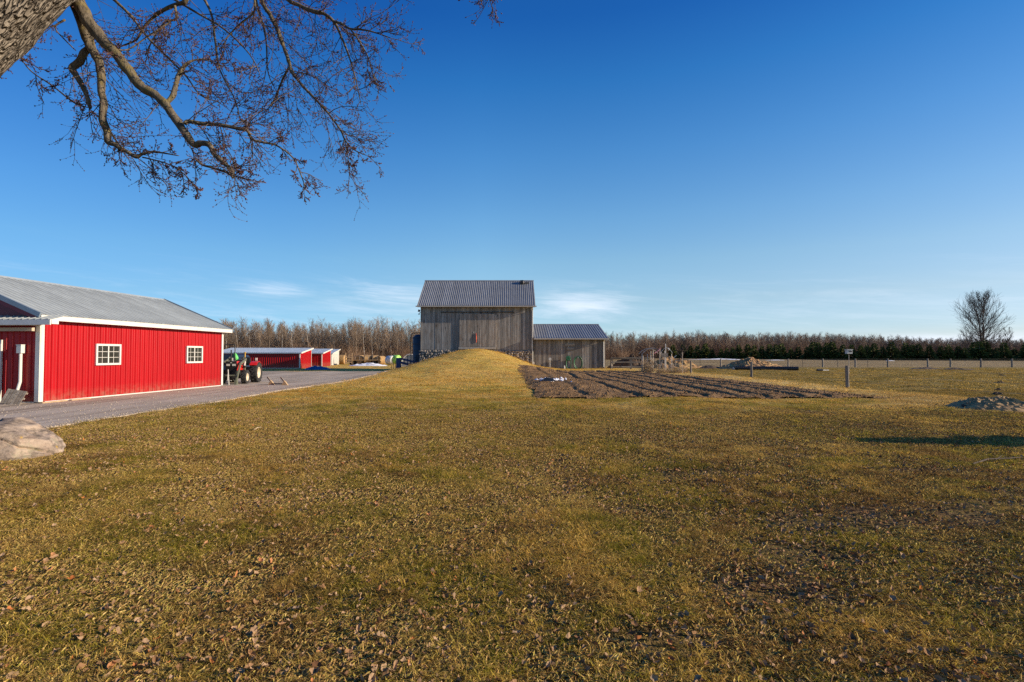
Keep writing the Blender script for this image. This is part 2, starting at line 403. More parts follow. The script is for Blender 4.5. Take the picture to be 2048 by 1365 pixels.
def make_ground_mat():
    g = G('dormant_lawn'); c, n3 = lawn_color(g)
    p = g.pos
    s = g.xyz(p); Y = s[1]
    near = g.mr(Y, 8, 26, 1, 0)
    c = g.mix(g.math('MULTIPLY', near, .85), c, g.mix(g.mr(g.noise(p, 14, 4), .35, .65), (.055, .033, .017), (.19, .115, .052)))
    f1 = g.noise(p, 38, 3, .7); f2 = g.noise(g.mapv(p, (1, .55, 1)), 9, 5, .7)
    c = g.mix(g.mr(f2, .50, .70, 0, .55), c, (.07, .05, .022))
    c = g.mix(g.mr(f1, .55, .72, 0, .35), c, (.46, .35, .17))
    hmix = g.math('ADD', g.math('MULTIPLY', f1, .35), f2)
    g.bump(hmix, 1.0, .09)
    return g.set(c, .95, 0, .1)
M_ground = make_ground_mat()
xs = axis(-32, 34, .55, 2600); ys = np.concatenate([axis(0, 72, .55, 2600)])
ys = ys[ys > -60]; 
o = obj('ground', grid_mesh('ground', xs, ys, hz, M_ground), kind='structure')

# gravel drive
def drive_edge(y):
    return float(np.interp(y, [-10, 8, 20, 34, 45, 53, 58, 62], [-10.5, -10.45, -10.5, -10.7, -11.3, -12.3, -13.2, -13.8]))
def make_gravel():
    g = G('gravel'); p = g.pos
    n = g.noise(p, .5, 5, .6); f = g.noise(p, 24, 4, .75); t = g.noise(g.mapv(p, (1.9, .07, 1), (0, 0, R(1))), 1.0, 4)
    c = g.mix(g.mr(n, .3, .7), (.40, .325, .245), (.52, .43, .335))
    c = g.mix(g.mr(t, .48, .60, 0, .7), c, (.24, .18, .125))
    c = g.mix(g.mr(f, .52, .7, 0, .6), c, (.48, .43, .37)); c = g.mix(g.mr(f, .30, .44, .5, 0), c, (.10, .085, .07))
    g.bump(f, .5, .012); return g.set(c, .95, 0, .1)
M_gravel = make_gravel()
def drive_sheet():
    ys_ = list(np.arange(3, 62.01, .35)); f = []; v = []
    K = 44
    for j, y in enumerate(ys_):
        e = drive_edge(y) + .16*noise.noise((y*.9, 1.7, 0)) + .12*noise.noise((y*3.1, 4, 0))
        for k in range(K):
            t = k/(K-1); x = -52 + (e+52)*(1-(1-t)**2.2)
            v.append((x, y, hzf(x, y)+.03*(1 if k < K-1 else -.5)))
    for j in range(len(ys_)-1):
        for k in range(K-1):
            a = j*K+k; f.append((a, a+1, a+K+1, a+K))
    me = bpy.data.meshes.new('gravel_driveway'); me.from_pydata(v, [], f); me.materials.append(M_gravel); me.update()
    return obj('gravel_driveway', me, kind='structure')
drive_sheet()

# vegetable bed
def make_soil():
    g = G('bed_soil'); p = g.pos
    n = g.noise(p, .8, 5, .65); f = g.noise(p, 11, 5, .7)
    c = g.mix(g.mr(n, .35, .65), (.20, .115, .052), (.31, .185, .085))
    c = g.mix(g.mr(f, .52, .70, 0, .65), c, (.38, .25, .125)); c = g.mix(g.mr(f, .30, .44, .7, 0), c, (.06, .04, .026))
    g.bump(f, 1.0, .07); return g.set(c, .95, 0, .1)
M_soil = make_soil()
BX0, BX1, BY0, BY1 = .95, 13.6, 19.7, 50.5
def bed_left(y): return np.interp(y, [19, 50], [1.0, .6])
FUR = [3.1, 5.0, 6.3, 7.6, 8.9, 10.0, 11.3, 12.4]
def furrow(x, y):
    z = np.zeros_like(x); xx = x - (y-20)*-.026 - .15*np.sin(y*.5)
    for i, c in enumerate(FUR):
        z -= (.11 if i not in (0,) else .05)*np.exp(-((xx-c)/.11)**2)
        z += .02*np.exp(-((xx-c-.30)/.2)**2)
    return z
def bed_z(x, y):
    nz = np.array([noise.noise((a*1.6, b*1.2, 3)) + .6*noise.noise((a*4.5, b*3.5, 1)) for a, b in zip(x.ravel(), y.ravel())]).reshape(x.shape)
    edge = np.minimum.reduce([sm(x, BX0-.2, BX0+.6), 1-sm(x, BX1-.3, BX1+.6), sm(y, BY0-.2, BY0+.5), 1-sm(y, BY1-.5, BY1+.3)])
    return hz(x, y) + .015 + edge*(.10 + furrow(x, y)) + edge*nz*.05
def bed_keep(x, y):
    wob = .25*noise.noise((x*.7, y*.7, 9)) + .15*noise.noise((x*2.5, y*2.5, 2))
    right = np.interp(y, [19.5, 21.5, 35, 44, 48, 51], [15.1, 14.7, 13.5, 12.6, 12, 11])
    return bed_left(y)+wob < x < right+wob and BY0+wob*.6 < y < BY1+wob-.10*max(0, x-6)
obj('vegetable_bed', grid_mesh('vegetable_bed', np.arange(.2, 15.7, .11), np.arange(19.2, 51.2, .20), bed_z, M_soil, bed_keep), kind='structure')

# ------------------------------------------------------------------ red pole building
def red_building():
    A = Vector((-16.06, 17.45, 0)); rz = -math.atan2(.71, 9.65); L = 9.70
    t = thing('red_building', 'long low red steel-clad building with grey roof and two white windows', 'building', A, rz)
    Wd, HT, OV = 7.2, 2.86, .32; ez = 3.02; rdx = -3.6; slope = .414
    b = MB(); b.prism([(-Wd, .05), (-.05, .05), (-.05, HT+.02), (rdx, HT+.02+3.5*slope), (-Wd+.05, HT+.02)], 'Y', .05, L-.05); b.build('inner_wall', M_maroon, t)
    b = MB(); b.box((-Wd/2, L/2, -.02), (Wd+.02, L+.02, .16)); b.box((.03, L/2, .02), (.06, L+.04, .05), mi=0); b.build('foundation', M_conc, t)
    # side wall panels facing +X, ribs proud; gaps left where the windows go are covered by the window boxes
    panels('wall_panel', t, (0, .02, .06), (0, 1, 0), (0, 0, 1), L-.04, HT-.04, .92, 4, .024, M_red, .05)
    panels('wall_panel', t, (-Wd, 0, .06), (1, 0, 0), (0, 0, 1), Wd-.02, HT-.02, .92, 4, .024, M_red, .05)
    panels('wall_panel', t, (0, L, .06), (-1, 0, 0), (0, 0, 1), Wd, HT-.02, .92, 4, .024, M_red, .05)
    # corner posts and base trim
    for (x, y) in ((-.02, -.02), (-.02, L+.0)):
        b = MB(); b.box((x+.045, y+.04*(1 if y < 1 else -1), 1.5), (.035, .12, 2.86)); b.box((x-.03, y-.03*(1 if y < 1 else -1), 1.5), (.16, .035, 2.86)); b.build('corner_trim', M_white, t)
    b = MB(); b.box((.035, L/2, .045), (.03, L-.3, .06)); b.box((-Wd/2, -.035, .045), (Wd-.3, .03, .06)); b.build('base_trim', M_white, t)
    b = MB(); b.box((OV+.0, L/2, ez-.085), (.035, L+2*OV, .19)); b.build('eave_fascia', M_white, t)
    b = MB(); b.box((OV/2-.01, L/2, ez-.165), (OV-.04, L+2*OV-.04, .02)); b.build('soffit', M_white, t)
    # roof
    run = -rdx+OV; sl_ = math.hypot(run, run*slope); 
    panels('roof_panel', t, (OV+.04, -OV, ez+.005), (0, 1, 0), (-1, 0, slope), L+2*OV, sl_+.04, .92, 4, .022, M_roof, .05)
    panels('roof_panel', t, (2*rdx-OV, L+OV, ez+.005), (0, -1, 0), (1, 0, slope), L+2*OV, sl_, .92, 4, .022, M_roof, .05)
    rzv = ez+run*slope
    b = MB(); b.prism([(rdx-.2, rzv-.05), (rdx, rzv+.055), (rdx+.2, rzv-.05), (rdx, rzv+.03)], 'Y', -OV-.02, L+OV+.02); b.build('ridge_cap', M_roof, t)
    for yy in (-OV-.03, L+OV+.03):
        b = MB(); b.bar((OV, yy, ez-.02), (rdx, yy, rzv+.0), .05, .16); b.bar((2*rdx-OV, yy, ez-.02), (rdx, yy, rzv), .05, .16); b.build('rake_flashing', M_flash, t)
        s_ = .04 if yy < 0 else -.04
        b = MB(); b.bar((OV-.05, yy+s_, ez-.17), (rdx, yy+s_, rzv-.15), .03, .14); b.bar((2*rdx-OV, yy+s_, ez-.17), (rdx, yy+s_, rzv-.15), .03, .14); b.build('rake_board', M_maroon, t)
    # gable triangle above the front roof
    for ya in (0, L):
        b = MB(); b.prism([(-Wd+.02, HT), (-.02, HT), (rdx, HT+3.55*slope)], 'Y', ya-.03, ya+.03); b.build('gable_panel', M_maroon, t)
    # lower front roof over the shaded entrance wall
    y0, y1, z0, s2 = -.62, .0, 2.80, .30
    b = MB(); x1 = .98
    b.box((x1/2-3.6, y0, z0-.06), (x1+7.2, .04, .17)); b.box((x1+.01, y0+.14, z0-.05), (.03, .24, .13)); b.build('front_fascia', M_white, t)
    panels('roof_panel', t, (-7.2, y0, z0+.035), (1, 0, 0), (0, 1, s2), 7.2+x1, .64, .92, 4, .02, M_roof, .05)
    b = MB(); b.box((-3.6, y0+.33, z0-.13), (7.3, .5, .02)); b.box((-3.7, -.18, z0-.27), (7.2, .10, .12)); b.build('porch_soffit', M_beige, t)
    # windows on the long side
    def window(s0, s1, z0, z1):
        w = MB(); fw = .075; ym = (s0+s1)/2
        for (yy, zz, dy, dz) in ((ym, z0+fw/2, s1-s0, fw), (ym, z1-fw/2, s1-s0, fw), (s0+fw/2, (z0+z1)/2, fw, z1-z0-2*fw), (s1-fw/2, (z0+z1)/2, fw, z1-z0-2*fw)):
            w.box((.045, yy, zz), (.075, dy, dz))
        w.box((.035, ym, (z0+z1)/2), (.05, .045, z1-z0-2*fw))
        f = w.build('window', M_white, t)
        m = MB()
        for h in range(2):
            a, c = (s0+fw, ym-.022) if h == 0 else (ym+.022, s1-fw)
            m.box((.030, (a+c)/2, (z0+z1)/2), (.016, .016, z1-z0-2*fw))
            for k in (1, 2):
                for q in range(2):
                    e0, e1 = (a, (a+c)/2-.008) if q == 0 else ((a+c)/2+.008, c)
                    m.box((.030, (e0+e1)/2, z0+fw+(z1-z0-2*fw)*k/3), (.015, e1-e0, .016))
            for q in range(2):
                for k in range(3):
                    e0, e1 = (a, (a+c)/2-.008) if q == 0 else ((a+c)/2+.008, c)
                    hh = (z1-z0-2*fw)/3; pb = MB(); pb.box((.0335, (e0+e1)/2, z0+fw+hh*(k+.5)), (.006, e1-e0, hh-.014)); pb.build('pane', M_glassy, f)
        m.build('muntin', M_white, f)
    d = Vector((math.sin(-rz), math.cos(rz)))
    def s_of(px):   # where the pixel column meets the wall, metres from the near corner
        k = (px-1024)/1024; return (k*A.y-A.x)/(d.x-k*d.y)
    window(s_of(189), s_of(239), 1.27, 2.09)
    window(s_of(371), s_of(403), 1.27, 2.09)
    # entrance door edge on the shaded end wall
    b = MB(); b.box((-1.42, -.05, 1.05), (.08, .06, 2.1)); b.box((-2.4, -.05, 1.05), (.08, .06, 2.1)); b.box((-1.91, -.05, 2.14), (1.06, .06, .08)); f = b.build('door_frame', M_white, t)
    b = MB(); b.box((-1.91, -.03, 1.05), (.90, .045, 2.08)); b.box((-1.6, -.065, 1.0), (.05, .05, .12)); b.build('door', M_grey, t)
    # vent pipe with a box head
    b = MB(); b.tube([(-.62, -.10, 1.75), (-.62, -.10, .75), (-.66, -.16, .42), (-.80, -.34, .02)], .045, 10); b.build('vent_pipe', M_white, t)
    b = MB(); b.box((-.62, -.10, 1.86), (.17, .15, .27)); b.box((-.62, -.10, 2.005), (.19, .17, .025)); b.build('meter_box', M_white, t)
    return t, A, rz
rb, RA, RZ = red_building()
def rloc(x, y, z=0): return (Matrix.Translation(RA) @ Matrix.Rotation(RZ, 4, 'Z')) @ Vector((x, y, z))

def pallet():
    t = thing('wooden_pallet', 'small weathered slatted pallet leaning on the shaded red wall', 'pallet', rloc(-.50, -.52, .035), RZ)
    t.rotation_euler = (R(-24), R(9), RZ+.12)
    for i in range(6):
        b = MB(); b.box((-.27+i*.105, 0, .25), (.085, .02, .50)); b.build('slat', M_rail, t)
    for z in (.06, .25, .44):
        b = MB(); b.box((0, .036, z), (.62, .05, .06)); b.build('crossbar', M_rail, t)
pallet()
for i, (s, ln, a) in enumerate(((.35, .95, .05), (1.3, .7, -.1))):
    b = MB(); b.box((0, 0, .04), (.12, ln, .05)); o = b.build('timber_offcut', M_newwood); o.location = rloc(.16+.05*i, s); o.rotation_euler = (0, 0, RZ+a)
    tag(o, ['pale timber offcut lying at the foot of the white corner post', 'shorter timber offcut along the base of the red wall'][i], 'timber')

# ------------------------------------------------------------------ bank barn
BYF = 62.0
def barn():
    x0, x1 = -11.08, 2.46; zb, ze = 2.28, 7.45; yb = 72.0
    t = thing('old_barn', 'tall weathered grey board barn with ribbed roof on a fieldstone base', 'barn', ((x0+x1)/2, BYF, 0))
    cx = (x0+x1)/2
    L = lambda x: x-cx
    yr = 5.0
    b = MB(); b.prism([(.12, -.6), (9.9, -.6), (9.9, ze), (yr, ze+(yr+.05)*.68-.15), (.12, ze)], 'X', L(x0)+.05, L(x1)-.05); b.build('inner_wall', M_wood, t)
    b = MB(); b.box((0, 5.0, .8), (x1-x0-.02, 9.7, 2.9)); b.build('foundation_core', M_dirt, t)
    # fieldstones on the front of the base
    protos = []
    for k in range(7):
        import bmesh
        bm = bmesh.new(); bmesh.ops.create_icosphere(bm, subdivisions=1, radius=1)
        for v in bm.verts: v.co *= 1+.28*noise.noise(v.co*1.7+Vector((k*7, 0, 0)))
        me = bpy.data.meshes.new('stone'); bm.to_mesh(me); bm.free(); me.polygons.foreach_set('use_smooth', [False]*len(me.polygons))
        me.materials.append(M_stone); protos.append(me)
    n = 0
    z = .0
    while z < 2.2:
        hh = random.uniform(.16, .30); x = L(x0)+.05-random.uniform(0, .3)
        while x < L(x1)-.15:
            w = random.choice((random.uniform(.14, .3), random.uniform(.25, .6))); gx = x+w/2+cx
            if z+hh > hzf(gx, BYF-.3)-.15 and not (-6.3 < gx < -2.2 and z < 2.0):
                o = obj('stone', random.choice(protos), t); o.location = (x+w/2, .06+random.uniform(-.04, .05), min(z+hh/2+random.uniform(-.07, .07), 2.12)); o.scale = (w*.58, .19, hh*random.uniform(.5, .85)); o.rotation_euler = (random.uniform(-.4,.4), random.uniform(-.6,.6), random.uniform(-.3,.3)); n += 1
            x += w
        z += hh
    # boards
    dx0, dx1, dz0, dz1 = -6.36, -2.06, 2.64, 6.62
    x = x0; bm_ = {}
    while x < x1-.02:
        w = min(random.uniform(.22, .30), x1-x)
        mid = x+w/2; k = random.randint(0, 3)
        b = MB(); dep = .028+random.uniform(0, .014); zlo = zb+random.uniform(-.05, .02)
        b.box((L(mid), .1-dep/2, (zlo+ze+.25)/2), (w-.012, dep+.04, ze+.25-zlo)); b.build('board', M_wood, t)
        x += w
    # sliding doors, two leaves hung on a rail
    for a, c in ((dx0, (dx0+dx1)/2-.02), ((dx0+dx1)/2+.02, dx1)):
        d = MB(); d.box((L((a+c)/2), -.02, (dz0+dz1)/2), (c-a-.02, .05, dz1-dz0-.04)); dr = d.build('sliding_door', M_wooddoor, t)
        x = a; 
        while x < c-.05:
            w = min(random.uniform(.20, .29), c-x); 
            b = MB(); b.box((L(x+w/2), -.062-random.uniform(0, .01), (dz0+dz1)/2), (w-.012, .03, dz1-dz0)); b.build('board', M_wooddoor, dr); x += w
        b = MB()
        for q in (.2, .8): b.box((L(a+(c-a)*q), -.06, dz1+.06), (.07, .05, .22))
        b.build('door_hanger', M_iron, dr)
    b = MB(); b.box((L(-4.2), -.03, dz1+.20), (8.9, .10, .05)); b.box((L(-4.2), .0, dz1+.24), (8.9, .09, .03)); b.build('door_rail', M_iron, t)
    b = MB(); b.box((L(-4.2), -.05, dz0-.16), (4.5, .24, .26)); b.build('door_sill', M_conc, t)
    b = MB(); b.box((L(-4.62), -.085, 4.38), (.09, .03, .14)); b.build('door_latch', M_grey, t)
    b = MB(); b.box((L(dx1+.10), -.02, (dz0+dz1)/2-.1), (.16, .10, dz1-dz0)); b.build('door_jamb', M_wooddoor, t)
    b = MB(); b.box((L(x0)+.06, .03, (zb+ze)/2), (.14, .08, ze-zb)); b.build('corner_board', M_wood, t)
    b = MB(); b.box((L(x1)-.08, .0, (zb+ze)/2), (.16, .10, ze-zb)); b.build('corner_board', M_wood, t)
    # roof
    ov = .58; rx0, rx1 = -11.42, 2.82; sl_ = .683; run = yr+ov; ze2 = 7.58
    ln = math.hypot(run, run*sl_)
    panels('roof_panel', t, (L(rx0), -ov, ze2), (1, 0, 0), (0, 1, sl_), rx1-rx0, ln, .92, 4, .034, M_roof_barn, .075, False)
    panels('roof_panel', t, (L(rx1), 2*yr+ov, ze2), (-1, 0, 0), (0, -1, sl_), rx1-rx0, ln, .92, 4, .034, M_roof_barn, .075, False)
    zr = ze2+run*sl_
    b = MB(); b.prism([(yr-.22, zr-.10), (yr, zr+.075), (yr+.22, zr-.10), (yr, zr+.04)], 'X', L(rx0)-.02, L(rx1)+.02); b.build('ridge_cap', M_roof_barn, t)
    b = MB(); b.box((0, -ov-.03, ze2-.09), (rx1-rx0+.3, .12, .13)); b.build('gutter', M_steelgrey, t)
    b = MB(); b.box((0, -ov/2, ze2-.13), (rx1-rx0, ov-.05, .03)); b.build('soffit', M_wood, t)
    for xx in (L(rx0)+.03, L(rx1)-.03):
        b = MB(); b.bar((xx, -ov, ze2-.08), (xx, yr, zr-.08), .05, .17); b.bar((xx, 2*yr+ov, ze2-.08), (xx, yr, zr-.08), .05, .17); b.build('rake_board', M_steelgrey, t)
    b = MB(); xd = L(2.50); b.tube([(xd, -ov-.02, ze2-.14), (xd, -.08, ze2-.5), (xd, -.08, 3.0), (xd, -.08, .5)], .055, 8); b.build('downspout', M_grey, t)
    return t
g = G('fieldstone'); n_ = g.noise(g.ob, 1.4, 3); 
cb_ = g.n.new('ShaderNodeValToRGB'); g.l.new(g.rand, cb_.inputs[0]); cb_.color_ramp.elements[0].color = (.15, .14, .13, 1); cb_.color_ramp.elements[1].color = (.46, .38, .29, 1)
e_ = cb_.color_ramp.elements.new(.5); e_.color = (.27, .23, .20, 1)
M_stone = g.set(g.mix(g.mr(n_, .3, .7), cb_.outputs[0], (.22, .19, .16)), .9, 0, .2); g.bump(g.noise(g.ob, 4, 4), .5, .05)
barn()

# floodlight on the barn's corner, ribbon on the door, damaged vent on the ridge
t = thing('floodlight', 'small black floodlight bracketed to the upper left corner of the barn', 'floodlight', (-11.12, 62.1, 6.85))
b = MB(); b.box((-.16, -.08, .16), (.22, .18, .28), Matrix.Rotation(.3, 3, 'Y')); b.build('lamp_head', M_black, t)
b = MB(); b.tube([(.06, 0, 0), (-.12, -.02, -.12), (-.2, -.04, -.22)], .03, 6); b.box((-.17, -.05, -.25), (.16, .12, .1)); b.build('bracket', M_black, t)
b = MB(); pts = [(0, 0, 0), (.03, -.01, -.35), (.05, -.02, -.75), (.02, -.01, -1.15)]
for w, p, q in ((.10, pts[0], pts[1]), (.16, pts[1], pts[2]), (.12, pts[2], pts[3])): b.bar(p, q, w, .02)
o = b.build('door_ribbon', M_orange); o.location = (-4.34, 61.905, 4.28); tag(o, 'orange red ribbon hanging between the two barn doors', 'ribbon')
t = thing('roof_vent', 'battered dark vent hood near the right end of the barn ridge', 'vent', (1.35, 66.4, 11.02))
b = MB(); b.lathe([(-.3, .05), (-.28, .34), (.1, .36), (.26, .2), (.3, .02)], 14, 'X', (0, -.1, .0)); b.build('hood', M_iron, t)
b = MB(); b.box((.55, -.1, -.05), (.6, .3, .22), Matrix.Rotation(.2, 3, 'Z')); b.build('flap', M_iron, t)

# lean-to shed on the right of the barn
def wood_shed():
    x0, x1 = 2.62, 11.2; cx = (x0+x1)/2; L = lambda x: x-cx; ze = 3.60
    t = thing('board_shed', 'low weathered board shed with ribbed roof joined to the right of the tall barn', 'shed', (cx, BYF, 0))
    b = MB(); b.prism([(.12, -.2), (12, -.2), (12, ze-.1), (6.6, ze+1.75), (.12, ze-.05)], 'X', L(x0)+.02, L(x1)-.05); b.build('inner_wall', M_wood2, t)
    x = x0
    while x < x1-.02:
        w = min(random.uniform(.24, .34), x1-x); dep = .028+random.uniform(0, .016); zl = hzf(x, BYF)+random.uniform(-.02, .05)
        b = MB(); b.box((L(x+w/2), .1-dep/2, (zl+ze+.02)/2), (w-.014, dep+.04, ze+.02-zl)); b.build('board', M_wood2, t); x += w
    ov = .56; run = 6.6+ov; s = .29; rx1 = 11.62; rx0 = x0-.02; ln = math.hypot(run, run*s); zz = 3.66
    panels('roof_panel', t, (L(rx0), -ov, zz), (1, 0, 0), (0, 1, s), rx1-rx0, ln, .92, 3, .045, M_roof_barn, .085, False)
    panels('roof_panel', t, (L(rx1), 2*6.6+ov, zz), (-1, 0, 0), (0, -1, s), rx1-rx0, ln, .92, 3, .045, M_roof_barn, .085, False)
    b = MB(); b.prism([(6.4, zz+run*s-.03), (6.6, zz+run*s+.07), (6.8, zz+run*s-.03)], 'X', L(rx0), L(rx1)); b.build('ridge_cap', M_roof_barn, t)
    b = MB(); b.box((L((rx0+rx1)/2), -ov-.03, zz-.08), (rx1-rx0, .12, .14)); b.build('gutter', M_steelgrey, t)
    xx = L(rx1)-.03; b = MB(); b.bar((xx, -ov, zz-.07), (xx, 6.6, zz+run*s-.07), .05, .15); b.build('rake_board', M_steelgrey, t)
    b = MB(); xd = L(x1)-.12; b.tube([(xd, -ov, zz-.15), (xd, -.08, zz-.4), (xd, -.08, .2)], .06, 8); b.build('downspout', M_grey, t)
    b = MB(); b.box((L(x1)+.0, .0, ze/2), (.14, .12, ze)); b.build('corner_board', M_wood2, t)
wood_shed()
for i, (px, py, w, h, lab) in enumerate(((1139.5, 690, 1.2, .28, 'long plain wooden plaque on the shed wall, upper of two'), (1140.5, 698, .86, .30, 'shorter wooden plaque on the shed wall, lower of two'))):
    p = at(px, py, 61.98); b = MB(); b.box((0, 0, 0), (w, .06, h)); b.box((0, -.035, 0), (w-.12, .012, h-.1))
    o = b.build('wall_plaque', M_rail); o.location = p; tag(o, lab, 'plaque', 'plaques on the shed wall')
def hose(px, lab, r, hang, flat):
    p = at(px, 716, 61.9); t = thing('garden_hose', lab, 'hose', p, 0, 'green hoses on the shed wall')
    b = MB()
    for k in range(4):
        q = [(r*(1+.08*k)*math.sin(a)*flat, -.04-.02*k, -hang/2-(hang/2+.06*k)*math.cos(a)+.02) for a in np.linspace(0, 2*math.pi, 22)]
        b.tube(q, .022, 5)
    b.build('hose_coil', M_hose, t)
    b = MB(); b.box((0, -.03, .03), (.12, .10, .18)); b.build('hanger', M_grey if flat > .9 else M_hose, t)
    return t
hose(1156, 'green hose coiled in a tall loop on the shed wall near the downspout', .42, 1.25, 1.0)
t = hose(1137, 'dark green hose hanging from a reel with a pale tap on the shed wall', .30, 1.30, .8)
b = MB(); b.lathe([(-.16, .06), (-.15, .28), (-.1, .29), (-.09, .2), (.09, .2), (.1, .29), (.15, .28), (.16, .06)], 16, 'Y', (-.05, -.2, -.05)); b.build('reel', M_hose, t)
b = MB(); b.bar((-.05, -.2, .2), (.18, -.24, .34), .09); b.build('tap', M_palestick, t)
t = thing('wall_meter', 'small pale round meter on a thin stake before the shed', 'meter', (at(1100, 736, 61.4).x, 61.4, hzf(4.6, 61.4)))
b = MB(); b.tube([(0, 0, -.1), (0, 0, .95)], .03, 6); b.build('stake', M_grey, t)
b = MB(); b.lathe([(-.06, .01), (-.06, .17), (.06, .17), (.06, .01)], 16, 'Y', (0, 0, 1.05)); b.build('dial', M_grey, t)
o = MB(); o.tube([(0,0,0), (0, 0, .30), (.03, 0, .42)], [.09, .07, .03], 8); o = o.build('white_jug', M_white); o.location = (at(1129, 736, 61.3).x, 61.3, hzf(6.2, 61.3)); tag(o, 'small white jug standing below the dark green hose', 'jug')

# tall blue bin behind the barn's left corner
t = thing('feed_bin', 'tall dark blue steel bin half hidden behind the left barn corner', 'feed bin', (-12.0, 68.5, hzf(-12, 68.5)))
b = MB(); b.lathe([(-.3, 1.25), (4.2, 1.25), (4.55, .9), (4.6, .05)], 20, 'Z'); b.build('tank', M_navy, t, True)
for zz in (.6, 1.5, 2.4, 3.3, 4.15):
    b = MB(); b.lathe([(zz-.04, 1.25), (zz-.03, 1.29), (zz+.03, 1.29), (zz+.04, 1.25)], 20, 'Z'); b.build('hoop', M_navy, t)
b = MB(); b.tube([(-1.42, -.5, -.3), (-1.42, -.5, 4.5), (-1.2, -.4, 4.75), (-.2, -.1, 4.8)], .05, 6); b.build('fill_pipe', M_iron, t)
b = MB(); b.box((-.35, -1.22, 1.3), (.6, .12, 1.1)); b.build('hatch', M_navy, t)

# ------------------------------------------------------------------ open-front red sheds
def run_in(name, lab, xr, yf, depth, length, hf, hb, wallmat, roofmat, group, rib=.30, open_front=False):
    gz = hzf(xr-2, yf+1)
    t = thing(name, lab, 'shed', (xr, yf, gz), R(2.5), group)
    s = (hb-hf)/depth; ov = .28
    b = MB(); b.prism([(.0, 0), (depth, 0), (depth, hb-.10), (.0, hf-.10)], 'X', -.06, -.01); b.prism([(0, 0), (depth, 0), (depth, hb-.1), (0, hf-.1)], 'X', -length, -length+.05); b.build('end_wall_core', wallmat, t)
    n = max(3, round(depth/.3)); 
    for i in range(n):   # upright steel strips of the sunlit end, tops cut to the roof
        y0, y1 = depth*i/n, depth*(i+1)/n
        q = MB(); q.prism([(y0+.006, .02), (y1-.006, .02), (y1-.006, hf-.12+s*y1), (y0+.006, hf-.12+s*y0)], 'X', 0, .02); q.box((.03, (y0+y1)/2, (hf-.14)/2), (.02, .04, hf-.18)); q.build('wall_panel', wallmat, t)
    if not open_front:
        panels('wall_panel', t, (-length+.05, .0, .08), (1, 0, 0), (0, 0, 1), length-.1, hf-.16, .92, 3, .045, wallmat, .07, False)
    else:
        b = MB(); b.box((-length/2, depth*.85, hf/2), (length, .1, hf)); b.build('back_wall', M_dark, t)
    b = MB(); b.box((-.05, -.05, hf/2-.03), (.14, .12, hf-.1)); b.build('corner_trim', M_white if not open_front else M_grey, t)
    b = MB(); b.box((-.03, depth+.02, hb/2-.06), (.14, .08, hb-.12)); b.build('corner_trim', M_white if not open_front else M_grey, t)
    ln = math.hypot(depth+2*ov, (depth+2*ov)*s)
    panels('roof_panel', t, (-length-.2, -ov, hf-ov*s), (1, 0, 0), (0, 1, s), length+.45, ln, .95, 3, .03, roofmat, .07, False)
    b = MB(); b.bar((.26, -ov, hf-ov*s-.06), (.26, depth+ov, hb+ov*s-.06), .05, .20); b.build('rake_trim', M_white if not open_front else M_grey, t)
    b = MB(); b.box((-length/2, -ov-.02, hf-ov*s-.07), (length+.4, .04, .13)); b.build('eave_trim', roofmat, t)
    b = MB(); b.box((-length/2, -.02, .04), (length, .05, .07)); b.build('base_trim', M_white if not open_front else M_grey, t)
    return t
GS = 'low single-slope sheds in a row before the wood'
run_in('red_shed', 'long low red shed with pale ribbed roof, nearest of the single-slope row', -31.0, 75, 4.6, 12.2, 2.36, 3.02, M_red, M_roof_shed, GS)
run_in('red_shed', 'shorter red shed whose end shows behind the long one', -32.6, 88, 4.6, 9, 2.35, 3.05, M_red, M_roof_shed, GS)
run_in('grey_shed', 'pale grey shed with blue roof at the far end of the red shed row', -34.5, 98, 4.6, 6, 2.3, 3.1, M_grey, M_roof_shed, GS, open_front=True)
p = gp(1, 1); t = None
b = MB(); b.lathe([(-.4, .05), (-.35, .5), (0, .62), (.35, .5), (.4, .05)], 14, 'X'); o = b.build('dark_wrapped_bundle', M_navy); o.location = (-35.6, 97.2, hzf(-35, 97)+.6); o.rotation_euler = (0, R(90), 0); tag(o, 'dark rounded bundle standing before the grey shed opening', 'bundle')

# ------------------------------------------------------------------ tractor
def wheel(parent, name, c, Rr, w, rim, lugs, side):
    """tyre (lathe + raised lugs) with its rim as a child; outer face towards side"""
    b = MB(); h = w/2
    b.lathe([(-h*.75, rim), (-h, rim+(Rr-rim)*.35), (-h*.95, Rr*.93), (-h*.7, Rr*.97), (h*.7, Rr*.97), (h*.95, Rr*.93), (h, rim+(Rr-rim)*.35), (h*.75, rim)], 32, 'X', c)
    for k in range(lugs):
        for sd in (-1, 1):
            a = 2*math.pi*(k+(.5 if sd > 0 else 0))/lugs
            m = Matrix.Rotation(a, 3, 'X') @ Matrix.Rotation(sd*R(38), 3, 'Z')
            ctr = Matrix.Rotation(a, 3, 'X') @ Vector((sd*h*.48, 0, Rr*.985))
            b.box(Vector(c)+ctr, (h*1.15, Rr*.075, Rr*.10), m)
    ty = b.build(name, M_rubber, parent)
    b = MB(); s = side
    b.lathe([(s*h*.72, rim*1.03), (s*h*.80, rim*1.0), (s*h*.70, rim*.9), (s*h*.12, rim*.82), (s*h*.05, rim*.45), (s*h*.25, rim*.40), (s*h*.28, 0.01)], 28, 'X', c)
    b.lathe([(-s*h*.72, rim*1.02), (-s*h*.3, rim*.85), (-s*h*.1, .02)], 28, 'X', c)
    for k in range(6):
        a = 2*math.pi*k/6; b.box((c[0]+s*h*.2, c[1]+math.sin(a)*rim*.62, c[2]+math.cos(a)*rim*.62), (h*.2, rim*.12, rim*.12))
    b.build('rim', M_rim, ty, True)
